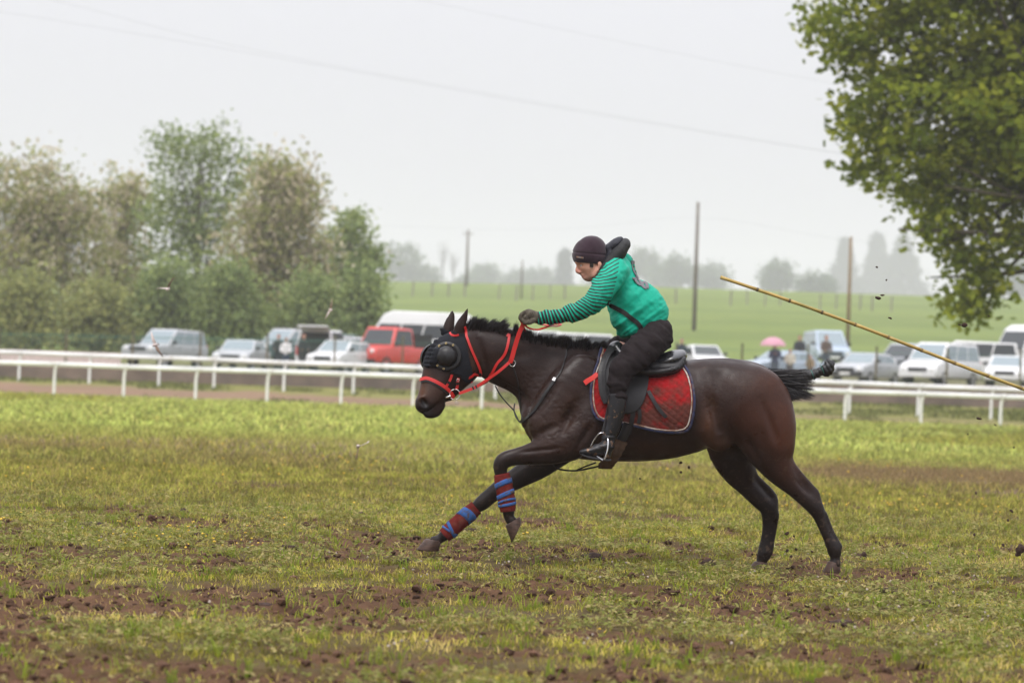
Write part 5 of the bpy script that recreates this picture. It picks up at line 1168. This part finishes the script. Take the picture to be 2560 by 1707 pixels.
# jersey
SH = [([(1544, 664, 0, 31, 1.35), (1547, 698, 0, 45, 1.25), (1562, 735, 0, 51, 1.15), (1596, 776, 0, 70, .86), (1602, 799, 0, 62, .86), (1594, 818, 0, 52, .95)], .02),
      ([(1540, 676, -.13, 31, 1), (1520, 704, -.20, 34, .95), (1500, 736, -.245, 30, .95), (1472, 765, -.255, 26.5, .95), (1430, 782, -.24, 22, .95), (1390, 791, -.22, 18.5, .95), (1352, 796, -.205, 15.5, .95)], .03),
      ([(1556, 658, .15, 28, 1), (1568, 685, .30, 24, .95), (1582, 725, .355, 19, .95), (1590, 766, .355, 15, .95)], .03),
      ([(1552, 800, -.06, 26, 1.4), (1572, 820, -.05, 21, 1.6)], .04)]
sV, sF = organ(SH, .0066, 2, [([(1520, 900, 0, 60, 5), (1580, 902, 0, 60, 5), (1640, 884, 0, 62, 5)], .008)])
sN = vnormals(sV, sF); sp = to_px(sV)
def fold(a, b, sc, seed): return fbm(sp[:, 0] * a[0] + sp[:, 1] * a[1], sp[:, 0] * b[0] + sp[:, 1] * b[1], sV[:, 1] * 4, seed=seed, oct=3) - .5
armk = sstep(1545, 1510, sp[:, 0]) * (sp[:, 1] < 815)
# creases run round the sleeve and slant over the flank
dsf = .030 * fold((.075, -.03), (.008, .02), 1, 86) * armk + (1 - armk) * .027 * fold((.016, .012), (.045, .062), 1, 87) * (.35 + sstep(700, 800, sp[:, 1]))
dsf += .014 * fold((.05, .06), (.07, -.06), 1, 88)
sV = sV + sN * dsf[:, None]; sV = lap_smooth(sV, sF, 1); sp2 = sp
A = np.array([(1532, 664), (1517, 713), (1500, 751), (1462, 774), (1414, 787), (1360, 794)], float); Nn = np.array([(.5, .86), (.12, .99), (-.15, .99), (-.6, .80), (-.9, .43), (-.97, .24)]); Nn /= np.linalg.norm(Nn, axis=1)[:, None]
ph = [0.0]
for i in range(5): ph.append(ph[-1] + float((Nn[i] + Nn[i + 1]) @ (A[i + 1] - A[i]) / 2))
dq = ((sp[:, None, :] - A[None]) ** 2).sum(-1); wq = 1 / (dq + 60) ** 1.5; wq /= wq.sum(1)[:, None]
phase = (wq * (np.array(ph)[None] + ((sp[:, None, :] - A[None]) * Nn[None]).sum(-1))).sum(1)
seam = np.interp(sp[:, 1], [630, 700, 763, 770, 900], [1552, 1542, 1524, 1500, 1500])
smask = np.where(sV[:, 1] < DH + .12, (seam - sp[:, 0]) / 4, 1.0) ; smask = np.where((sp[:, 1] > 778) & (sp[:, 0] > 1490), -1, smask)
m_shirt = material('green_jersey', (.0, .33, .215), rough=.62, spec=.25, var=.06, scale=8, bump=.0006, bscale=500)
n_, l_ = m_shirt.node_tree.nodes, m_shirt.node_tree.links; b_ = n_['Principled BSDF']; src = b_.inputs['Base Color'].links[0].from_socket
at = n_.new('ShaderNodeAttribute'); at.attribute_name = 'phase'; dv = n_.new('ShaderNodeMath'); dv.operation = 'DIVIDE'; dv.inputs[1].default_value = 8.4; l_.new(at.outputs['Fac'], dv.inputs[0])
fr_ = n_.new('ShaderNodeMath'); fr_.operation = 'FRACT'; l_.new(dv.outputs[0], fr_.inputs[0]); am = n_.new('ShaderNodeAttribute'); am.attribute_name = 'smask'; ad = n_.new('ShaderNodeAttribute'); ad.attribute_name = 'duty'
ls = n_.new('ShaderNodeMath'); ls.operation = 'LESS_THAN'; l_.new(fr_.outputs[0], ls.inputs[0]); l_.new(ad.outputs['Fac'], ls.inputs[1])
gt = n_.new('ShaderNodeMath'); gt.operation = 'GREATER_THAN'; gt.inputs[1].default_value = 0; l_.new(am.outputs['Fac'], gt.inputs[0]); mu = n_.new('ShaderNodeMath'); mu.operation = 'MULTIPLY'; l_.new(ls.outputs[0], mu.inputs[0]); l_.new(gt.outputs[0], mu.inputs[1])
mxs = n_.new('ShaderNodeMix'); mxs.data_type = 'RGBA'; l_.new(mu.outputs[0], mxs.inputs[0]); l_.new(src, mxs.inputs[6]); mxs.inputs[7].default_value = (.018, .017, .018, 1); l_.new(mxs.outputs[2], b_.inputs['Base Color'])
duty = np.interp(sp[:, 0], [1345, 1400, 1460, 1520], [.66, .60, .48, .30])
shirt = mo('jersey', sV - RL, sF, m_shirt, rider, attrs={'phase': phase, 'smask': smask, 'duty': duty})
sbvh = bvh_of(sV, sF)
strap('side_panel', [(1518, 758), (1536, 768), (1556, 779), (1578, 795), (1596, 809), (1602, 820), (1603, 836)], 11, material('grey_black_panel', (.03, .03, .029), rough=.8, spec=.1), rider, .007, .004, sbvh)
m_num = material('grey_number_print', (.13, .125, .135), rough=.6)
for q in ([(1577, 655), (1579, 664), (1583, 678), (1590, 690), (1597, 696)], [(1577, 655), (1584, 657)], [(1597, 694), (1600, 684)], [(1588, 690), (1595, 694), (1605, 697)], [(1596, 700), (1602, 708), (1608, 718), (1615, 721)], [(1604, 694), (1611, 703), (1617, 714), (1616, 721)]):
    strap('back_number', q, 9, m_num, rider, .006, .003, sbvh, 4)
# trousers
TR = [([(1643, 832, 0, 38, 1.55), (1638, 850, 0, 38, 1.5)], .03),
      ([(1642, 842, -.11, 40, 1), (1620, 861, -.21, 42, .85), (1592, 886, -.29, 39, .85), (1562, 918, -.345, 33, .9), (1550, 938, -.36, 28, .95), (1546, 966, -.365, 23, 1), (1545, 990, -.37, 20, 1)], .04),
      ([(1642, 842, .11, 40, 1), (1610, 855, .22, 42, .9), (1575, 862, .31, 36, .9), (1542, 872, .35, 29, 1), (1538, 910, .37, 25, 1), (1538, 980, .38, 20, 1)], .04)]
V, F = organ(TR, .0078, 2); N_ = vnormals(V, F); q = to_px(V)
fx_ = fbm(q[:, 0] * .02 + q[:, 1] * .018, (q[:, 0] * .8 - q[:, 1]) * .055, V[:, 1] * 5, seed=89, oct=3) - .5
fk = fbm(q[:, 0] * .02, q[:, 1] * .10, seed=90, oct=3) - .5
V = V + N_ * (.036 * fx_ + .03 * fk * sstep(930, 960, q[:, 1]))[:, None]
m_tr = material('black_brown_trousers', (.017, .013, .0135), rough=.85, spec=.08, var=.2, scale=20, bump=.001, bscale=300, col2=(.085, .06, .045), col2_scale=30, col2_lo=.70, col2_hi=.78)
mo('trousers', lap_smooth(V, F, 1) - RL, F, m_tr, rider)
# boots
m_boot = material('muddy_black_boot', (.011, .011, .0125), rough=.34, spec=.3, var=.2, scale=20, bump=.002, bscale=50, col2=(.22, .12, .065), col2_scale=30, col2_lo=.56, col2_hi=.66)
for sg in (1, -1):
    rows = [([(1544, 988, -.372 * sg, 22.5, .95), (1541, 1020, -.375 * sg, 23, .95), (1533, 1060, -.38 * sg, 20, .95), (1523, 1092, -.385 * sg, 17.5, .95), (1517, 1112, -.388 * sg, 17, .95)], .01),
            ([(1519, 1116, -.388 * sg, 16, .95), (1500, 1121, -.39 * sg, 15.5, 1), (1478, 1128, -.395 * sg, 11.5, 1.2), (1462, 1130, -.40 * sg, 8.5, 1.4), (1453, 1130, -.402 * sg, 5.5, 1.6)], .015), ([(1519, 1128, -.388 * sg, 11, 1.1), (1519, 1138, -.388 * sg, 9, 1.2)], .008)]
    V, F = organ(rows, .005, 2, [([(1500, 958, -.37 * sg, 26, 4), (1545, 958, -.37 * sg, 26, 4), (1590, 958, -.37 * sg, 26, 4)], .004)])
    N_ = vnormals(V, F); q = to_px(V); V = V + N_ * (.010 * np.exp(-((q[:, 1] - 1102) / 22) ** 2) * (fbm(q[:, 0] * .03, q[:, 1] * .16, seed=93) - .5) * 2)[:, None]
    b = mo('boot', V - RL, F, m_boot, rider)
    freestrap('boot_sole', [(1452, 1135, -.402 * sg), (1470, 1141, -.397 * sg), (1495, 1146, -.39 * sg), (1508, 1149, -.39 * sg), (1527, 1149, -.388 * sg)], 30, m_black if 'm_black' in globals() else m_leather, b, (.15, 0, 1), .010)
# gloves
m_glove = material('muddy_olive_glove', (.095, .082, .062), rough=.85, spec=.15, var=.3, scale=40, bump=.002, bscale=120, col2=(.05, .04, .032), col2_scale=45)
for hd in (hand, fhand):
    V, F = organ(hd, .0035, 1); mo('glove', V - RL, F, m_glove, rider)
ring_c = W(1346, 795, -.205)
V, F = organ([([(1358, 796, -.206, 13.5, .95), (1340, 793, -.205, 14.2, .98)], .004)], .004, 1); N_ = vnormals(V, F); V = V + N_ * (.0012 * np.sin(to_px(V)[:, 0] * 2.1))[:, None]; mo('glove_cuff', V - RL, F, m_glove, rider)
# ================================================================== bamboo pole
m_bam = material('bamboo', (.36, .245, .065), rough=.42, spec=.4, var=.28, scale=5, stretch=(1, 1, 1), col2=(.26, .22, .05), col2_scale=3)
m_node2 = material('pale_bamboo_node', (.20, .135, .05), rough=.6); m_node = material('bamboo_node', (.10, .07, .035), rough=.6)
p0, p1 = W(1801, 693, .25), W(2560, 968, .25); d = (p1 - p0); d /= np.linalg.norm(d); Lp = 3.1
bam = empty('bamboo_pole', p0 + d * Lp / 2); tag(bam, 'long yellow bamboo pole reaching in behind the horse, dark node rings', 'pole')
s_ = 0.0; i = 0; cuts_ = [0, .262, .49, .72]
while cuts_[-1] < Lp: cuts_.append(cuts_[-1] + .235)
cuts_[-1] = Lp
for i in range(len(cuts_) - 1):
    a, b = cuts_[i], cuts_[i + 1]; f = np.linspace(a, b, 6); P = p0 + d * f[:, None] + np.array([0, 0, 1.0]) * (.012 * np.sin(f * 2.2))[:, None]
    mb = MB(); mb.tube(rel(P, bam), np.interp(f, [a, a + .02, b - .02, b], [.0128, .0115, .0115, .0128]), 10); mb.build('culm_section', m_bam, bam)
    if i:
        P = p0 + d * np.array([a - .007, a, a + .007])[:, None] + np.array([0, 0, .012 * math.sin(a * 2.2)]); mb = MB(); mb.tube(rel(P, bam), [.0132, .0146, .0132], 10); mb.build('node_ring', m_node if i < 4 else m_node2, bam)

# ================================================================== flying mud and birds
m_clod = material('wet_clod', (.045, .026, .02), rough=.8, spec=.12, var=.4, scale=60)
CL = [(2195, 745, 9, 5), (2206, 738, 7, 3), (2225, 795, 7, 3), (2411, 812, 9, 7), (2400, 812, 6, 2), (2192, 668, 4, 3), (2216, 700, 3, 3), (2448, 1046, 9, 4), (2472, 790, 4, 2), (1967, 1333, 8, 6), (1722, 1168, 4, 5), (1702, 1156, 6, 4), (1702, 1180, 4, 4), (1600, 1196, 4, 3),
      (1985, 1340, 4, 3), (1990, 1372, 5, 4), (1978, 1390, 4, 5), (2030, 1378, 4, 3), (2552, 1372, 14, 14), (2545, 1385, 10, 8), (2530, 1278, 5, 4), (2520, 1300, 4, 5), (2436, 1336, 4, 5), (2508, 1362, 5, 5), (2527, 1275, 4, 3), (2440, 1232, 3, 4), (2420, 1085, 4, 2), (2535, 1118, 3, 3), (2488, 1062, 6, 2), (2160, 1385, 8, 9), (1968, 1376, 4, 6)]
for k, (px, py, rx, ry) in enumerate(CL):
    r = np.random.default_rng(300 + k); bm = bmesh.new(); bmesh.ops.create_icosphere(bm, subdivisions=2, radius=1.0)
    V = np.array([v.co[:] for v in bm.verts]); F = np.array([[v.index for v in f.verts] for f in bm.faces]); bm.free()
    n = fbm(V[:, 0] * 1.6 + k, V[:, 1] * 1.6, V[:, 2] * 1.6, seed=k)
    V = V * (.35 + 1.3 * n)[:, None] * np.array([rx, (rx + ry) / 2, ry]) * M2 * .8
    a = r.uniform(-.7, .7); R = np.array(Matrix.Rotation(a, 3, 'Y')); o = mo('mud_clod', V @ R.T, F, m_clod, smooth=False); o.location = W(px, py, r.uniform(-.35, .3)); tag(o, {9: 'mud clod flying between the two planted hind legs', 18: 'largest flung mud clod, far behind the hind hooves', 29: 'mud clod just behind the rearmost hind hoof'}.get(k, 'small dark mud clod flung into the air around the galloping hooves'), 'mud clod', 'flying mud clods')
m_bird = material('brown_feather', (.19, .125, .085), rough=.8, var=.3, scale=50); m_birdl = material('pale_belly_feather', (.50, .42, .38), rough=.8, var=.15, scale=50)
def bird(px, py, y, span, roll, pitch, label, up=.9, seed=0):
    o = empty('bird', Pt(px, py, y)); o.rotation_euler = (.25, roll, .2 * seed - .5); tag(o, label, 'bird', 'small birds flying low over the field')
    mb = MB(); mb.lathe([(0, .062), (.011, .052), (.016, .035), (.018, .01), (.014, -.03), (.007, -.055), (0, -.06)], (0, 0, 0), 10, axis_matrix((0, -1, 0))); mb.build('body', m_birdl, o)
    mb = MB(); mb.add([(-.004, .05, .002), (.004, .05, .002), (.016, .10, .0), (0, .085, .0), (-.016, .10, .0), (-.004, .05, -.003), (.004, .05, -.003)], [(0, 1, 2, 3), (0, 3, 4), (5, 6, 2, 3), (5, 3, 4)]); mb.build('tail', m_bird, o)
    for s in (1, -1):
        k = span / 2; w = [(0, -.025, .006), (k * .35 * s, -.035, k * .35 * up), (k * s * .8, -.005, k * .62 * up), (k * s, .03, k * .6 * up), (k * s * .6, .03, k * .46 * up), (k * .3 * s, .035, k * .26 * up), (0, .03, .006)]
        w2 = [(a, b, c - .004) for a, b, c in w]; mb = MB(); mb.add(w + w2, [tuple(range(7)), tuple(range(13, 6, -1))] + [(i, 7 + i, 7 + (i + 1) % 7, (i + 1) % 7) for i in range(7)]); mb.build('wing', m_bird if s > 0 else m_birdl, o)
bird(420, 722, 30, .24, -.55, .5, 'pale-winged bird flying in front of the tree belt', .9, 1)
bird(388, 862, 30, .30, 1.1, .3, 'brown bird banking steeply in front of the silver SUV', .12, 2)
bird(826, 775, 34, .26, -1.25, .7, 'brown bird flying above the open white van', .25, 3)
bird(895, 1116, 26, .22, 2.2, .5, 'brown bird skimming low over the bright grass', .8, 4)
bird(972, 630, 60, .2, .4, .3, 'tiny far bird beside the green end of the tree belt', .8, 5)

# ================================================================== grass, clover, flowers
def region(d0, d1, per_m2, seed, margin=1.25):
    r = np.random.default_rng(seed); hw = lambda d: .18 * d * margin + .5
    A = (hw(d0) + hw(d1)) * (d1 - d0); n = int(A * per_m2)
    y = r.uniform(d0, d1, int(n * 1.4)); keep = r.uniform(0, 1, len(y)) < hw(y) / hw(d1); y = y[keep][:n]; x = r.uniform(-1, 1, len(y)) * hw(y); return x, y, r
def blades(x, y, r, hgt, wid, cols, lean=.5):
    n = len(x); z = height(x, y) - .004; a = r.uniform(0, 2 * math.pi, n); b = r.uniform(0, 2 * math.pi, n)
    h = hgt * r.uniform(.55, 1.35, n); l = h * lean * r.uniform(.2, 1.6, n); w = wid * r.uniform(.7, 1.3, n)
    dx, dy = np.cos(a) * w / 2, np.sin(a) * w / 2; ox, oy = np.cos(b) * l, np.sin(b) * l
    B = np.stack([x, y, z], 1); D = np.stack([dx, dy, 0 * dx], 1); O = np.stack([ox, oy, 0 * ox], 1); U = np.zeros((n, 3)); U[:, 2] = h
    V = np.stack([B - D, B + D, B + O * .35 + U * .6 + D * .8, B + O * .35 + U * .6 - D * .8, B + O + U * (1 - .25 * (l / (h + 1e-6)))[:, None]], 1).reshape(-1, 3)
    i = np.arange(n)[:, None] * 5; F = [np.concatenate([i + [[0, 1, 2, 3]]]), i + [[3, 2, 4]]]
    return V, F, np.repeat(cols, 5, 0)
m_grass = material('grass_blade', attr=True, rough=.6, spec=.04, trans=.4)
def gcols(x, y, r, pal, var=.42):
    pal = np.asarray(pal); n = len(x); k = np.clip((fbm(x * .9, y * .9, seed=101) * .6 + fbm(x * 4, y * 4, seed=102) * .4 + r.normal(0, .10, n)), 0, .999)
    k = np.clip((k - .28) / .46, 0, .999); c = pal[(k * len(pal)).astype(int)]; return c * r.uniform(1 - var, 1 + var, (n, 1)) * (.55 + .9 * sstep(.3, .7, fbm(x * 7, y * 7, seed=103, oct=2)))[:, None]
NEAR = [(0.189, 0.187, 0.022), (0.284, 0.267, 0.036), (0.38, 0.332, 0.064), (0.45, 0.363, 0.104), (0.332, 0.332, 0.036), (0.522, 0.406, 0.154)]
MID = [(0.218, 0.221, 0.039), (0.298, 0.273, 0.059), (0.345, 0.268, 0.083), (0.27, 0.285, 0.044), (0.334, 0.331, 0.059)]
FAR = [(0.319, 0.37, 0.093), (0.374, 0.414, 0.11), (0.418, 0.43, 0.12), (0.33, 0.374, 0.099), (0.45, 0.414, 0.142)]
parts_ = []
x, y, r = region(10.6, 24, 1550, 1); k = r.uniform(0, 1, len(x)) > mudmask(x, y) * .72; dens = sstep(.30, .5, fbm(x * 2.2, y * 2.2, seed=111)); k &= r.uniform(0, 1, len(x)) < .25 + .75 * dens; x, y = x[k], y[k]
hh = .022 + .028 * fbm(x * 1.3, y * 1.3, seed=112); parts_.append(blades(x, y, r, hh, .0047, gcols(x, y, r, NEAR), 1.0))
# longer bright tufts
tx, ty, r = region(10.6, 25, 11, 2); k = r.uniform(0, 1, len(tx)) > mudmask(tx, ty) * .5; tx, ty = tx[k], ty[k]; n = 13
x = np.repeat(tx, n) + r.normal(0, .022, len(tx) * n); y = np.repeat(ty, n) + r.normal(0, .022, len(ty) * n); tc = np.array([(.19, .26, .028), (.23, .29, .034), (.28, .31, .05)])[r.integers(0, 3, len(tx))]
parts_.append(blades(x, y, r, np.repeat(r.uniform(.03, .10, len(tx)) ** 1.0, n), .006, np.repeat(tc, n, 0) * r.uniform(.7, 1.25, (len(x), 1)), .7))
x, y, r = region(19, 34, 640, 3); k = (r.uniform(0, 1, len(x)) > mudmask(x, y) * .8) & (r.uniform(0, 1, len(x)) < sstep(18, 27, y)); x, y = x[k], y[k]; parts_.append(blades(x, y, r, (.035 + .05 * fbm(x * .8, y * .8, seed=113)) * np.interp(y, [19, 28], [.7, 1.2]), .0075, gcols(x, y, r, MID), .9))
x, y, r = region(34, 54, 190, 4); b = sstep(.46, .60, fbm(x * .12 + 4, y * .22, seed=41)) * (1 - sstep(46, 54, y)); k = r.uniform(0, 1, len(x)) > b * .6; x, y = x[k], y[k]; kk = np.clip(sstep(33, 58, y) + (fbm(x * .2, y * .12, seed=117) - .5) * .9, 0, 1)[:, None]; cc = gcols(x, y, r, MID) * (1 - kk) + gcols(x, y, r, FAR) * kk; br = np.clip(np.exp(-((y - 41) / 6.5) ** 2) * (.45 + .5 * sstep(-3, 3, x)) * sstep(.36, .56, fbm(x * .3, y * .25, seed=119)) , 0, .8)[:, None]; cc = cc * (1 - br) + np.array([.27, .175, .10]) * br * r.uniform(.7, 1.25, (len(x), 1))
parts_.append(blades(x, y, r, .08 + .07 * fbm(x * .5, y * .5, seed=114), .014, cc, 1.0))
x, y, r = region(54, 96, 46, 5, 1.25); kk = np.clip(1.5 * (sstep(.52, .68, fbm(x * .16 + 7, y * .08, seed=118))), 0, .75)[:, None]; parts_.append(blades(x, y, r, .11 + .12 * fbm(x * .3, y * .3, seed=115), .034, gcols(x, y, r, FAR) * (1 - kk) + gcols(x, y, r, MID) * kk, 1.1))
x, y, r = region(96, 115, 55, 6, 1.25); c_ = groundcol(x, y); k = (y > yN(x)) & (c_[:, 0] < .165) ; x, y = x[k], y[k]; parts_.append(blades(x, y, r, .13, .03, gcols(x, y, r, [(.13, .15, .045), (.16, .165, .055), (.11, .13, .04)]), .6))
off = 0; Vs, Q, T, Cs = [], [], [], []
for V, F, c in parts_: Vs.append(V); Q.append(F[0] + off); T.append(F[1] + off); Cs.append(c); off += len(V)
g = mo('grass', np.concatenate(Vs), [np.concatenate(Q), np.concatenate(T)], m_grass, smooth=False, cols=np.concatenate(Cs)); tag(g, 'trampled olive and bright green grass covering the field', 'grass', kind='stuff')
# clover and broad weeds: low trefoils
x, y, r = region(10.6, 31, 470, 7); k = (r.uniform(0, 1, len(x)) > sstep(19, 31, y)) & (r.uniform(0, 1, len(x)) > mudmask(x, y) * .93) & (fbm(x * 1.1 + 9, y * 1.1, seed=121) > .40); x, y = x[k], y[k]; n = len(x)
z = height(x, y) + r.uniform(.012, .05, n); rad = r.uniform(.008, .0165, n); a0 = r.uniform(0, 6.28, n); V = []; 
for j in range(3):
    a = a0 + j * 2.094; tl = r.normal(0, .35, n)
    c = np.stack([x + np.cos(a) * rad * .95, y + np.sin(a) * rad * .95, z + rad * tl], 1); u = np.stack([np.cos(a), np.sin(a), tl], 1) * rad[:, None]; v = np.stack([-np.sin(a), np.cos(a), r.normal(0, .3, n)], 1) * rad[:, None] * .8
    V += [np.stack([x, y, z], 1), c - v * .9, c + u * .85, c + v * .9]
V = np.stack(V, 1).reshape(-1, 3); F = (np.arange(n)[:, None, None] * 12 + np.arange(12).reshape(3, 4)[None]).reshape(-1, 4)
cc = np.repeat(np.array([(.20, .215, .05), (.265, .255, .08), (.165, .18, .042), (.34, .285, .115)])[r.integers(0, 4, n)] * r.uniform(.75, 1.25, (n, 1)), 12, 0)
cl_ = mo('clover', V, F, m_grass, smooth=False, cols=cc); tag(cl_, 'low clover leaves spread through the near grass', 'clover', kind='stuff')
def blobs(name, x, y, z, rad, cols, mat, label, cat):
    bm = bmesh.new(); bmesh.ops.create_icosphere(bm, subdivisions=1, radius=1.0); v0 = np.array([v.co[:] for v in bm.verts]); f0 = np.array([[v.index for v in f.verts] for f in bm.faces]); bm.free()
    n = len(x); r = np.random.default_rng(5); jit = r.uniform(.6, 1.35, (n, len(v0), 1)); V = (v0[None] * jit * np.asarray(rad)[:, None, :] + np.stack([x, y, z], 1)[:, None, :]).reshape(-1, 3)
    F = (f0[None] + (np.arange(n) * len(v0))[:, None, None]).reshape(-1, 3); o = mo(name, V, F, mat, smooth=False, cols=np.repeat(cols, len(v0), 0)); tag(o, label, cat, kind='stuff'); return o
# white clover heads
x, y, r = region(10.8, 21, 12, 8); k = (fbm(x * .8 + 2, y * .8, seed=131) > .5) & (mudmask(x, y) < .4); x, y = x[k], y[k]; n = len(x)
blobs('clover_flower', x, y, height(x, y) + r.uniform(.03, .055, n), np.repeat(r.uniform(.005, .0085, (n, 1)), 3, 1), np.array([.36, .30, .24]) * r.uniform(.7, 1.1, (n, 1)), material('clover_petal', attr=True, rough=.7), 'small dull white clover heads dotting the near grass', 'flower')
# yellow buttercups in loose drifts
fx, fy = [], []; r = np.random.default_rng(9)
for px, py, sx, sy, n in [(470, 1345, 70, 16, 26), (30, 1300, 40, 10, 9), (620, 1350, 60, 12, 12), (700, 1290, 12, 20, 6), (300, 1345, 60, 14, 8), (2200, 1262, 130, 14, 26), (1965, 1255, 60, 12, 10), (2450, 1270, 60, 12, 12), (1770, 1325, 30, 6, 4), (1330, 1335, 50, 6, 3), (1535, 1572, 16, 4, 2), (1000, 1290, 200, 40, 8), (1560, 1240, 150, 25, 10), (2080, 1250, 40, 10, 6), (850, 1170, 500, 22, 60), (2300, 1170, 200, 16, 34), (350, 1150, 350, 25, 30)]:
    u = r.normal(0, 1, n) * sx + px; v = r.normal(0, 1, n) * sy + py; hz = 940 + (u - 1280) * .0332; v = np.maximum(v, hz + 120); dd = (CAMZ - .03) * FPX / (v - hz); fx += list((u - 1280) / FPX * dd); fy += list(dd)
x, y = np.array(fx), np.array(fy); n = len(x); rad = np.stack([r.uniform(.007, .011, n)] * 2 + [r.uniform(.004, .007, n)], 1) * np.clip(y / 20, 1, 2.2)[:, None]
bz_ = height(x, y); blobs('buttercup_flower', x, y, bz_ + .05 + .03 * r.uniform(0, 1, n), rad, np.array([.62, .40, .012]) * r.uniform(.85, 1.1, (n, 1)), material('buttercup_petal', attr=True, rough=.4), 'yellow buttercups scattered in drifts over the grass', 'flower')
# crumbled soil on the bare patches
x, y, r = region(10.6, 24, 190, 10); k = (mudmask(x, y) > .35); x, y = x[k], y[k]; n = len(x); s = np.exp(r.normal(-4.7, .55, n)); s = np.clip(s * 1.15, .005, .034)
blobs('soil_crumb', x, y, height(x, y) + s * .25, np.stack([s, s, s * .75], 1), np.array([.072, .039, .024]) * r.uniform(.5, 1.7, (n, 1)), material('crumbled_soil', attr=True, rough=.9, spec=.1, var=.3, scale=90), 'loose reddish brown soil crumbs on the churned patches', 'soil')
# bigger turned-up sods
for k, (px, py, sx, sz) in enumerate([(1500, 1398, 32, 20), (1028, 1410, 18, 14), (520, 1345, 26, 10), (245, 1318, 30, 12), (475, 1285, 14, 10), (740, 1368, 20, 9), (1190, 1330, 22, 10), (1790, 1415, 24, 18), (2170, 1395, 16, 16), (2238, 1480, 20, 14), (1050, 1675, 24, 12), (680, 1505, 26, 11), (915, 1290, 14, 8), (2340, 1510, 22, 12), (2130, 1560, 36, 12)]):
    hz = 940 + (px - 1280) * .0332; dd = CAMZ * FPX / (py - hz); X = (px - 1280) / FPX * dd; rr = np.random.default_rng(500 + k)
    bm = bmesh.new(); bmesh.ops.create_icosphere(bm, subdivisions=3, radius=1.0); V = np.array([v.co[:] for v in bm.verts]); F = np.array([[v.index for v in f.verts] for f in bm.faces]); bm.free()
    V = V * (.4 + 1.2 * fbm(V[:, 0] * 2.2 + k, V[:, 1] * 2.2, V[:, 2] * 2.2, seed=k, oct=4))[:, None] * np.array([sx, sx * .8, sz]) * dd / FPX; V[:, 2] = np.maximum(V[:, 2], -.02)
    o = mo('turned_sod', V, F, m_clod); o.location = (X, dd, gz(X, dd) + .005); tag(o, {0: 'large turned-up sod lying under the horse belly', 1: 'turned-up sod just below the outstretched fore hoof', 6: 'flat turned-up sod near the folded foreleg hoof', 7: 'turned-up sod in front of the planted hind hooves', 8: 'turned-up sod just behind the rearmost hind hoof', 13: 'turned-up sod in the grass past the hind hooves'}.get(k, 'dark clump of turned-up earth lying on the trampled grass'), 'sod', 'turned-up sods')

# ================================================================== haze
lo = np.array([-2700, -70, -2.0]); hi = np.array([2700, 2700, 125.0])
mb = MB(); mb.box((lo + hi) / 2, hi - lo); hz_o = mb.build('haze', None, smooth=False)
hm = bpy.data.materials.new('haze_air'); hm.use_nodes = True; hn = hm.node_tree.nodes; hn.clear(); ho = hn.new('ShaderNodeOutputMaterial'); hv = hn.new('ShaderNodeVolumePrincipled')
hv.inputs['Color'].default_value = (.95, .945, .975, 1); hv.inputs['Density'].default_value = HAZE; hm.node_tree.links.new(hv.outputs[0], ho.inputs['Volume']); hz_o.data.materials.append(hm); tag(hz_o, 'pale damp haze in the air over the whole field', 'haze', kind='stuff')
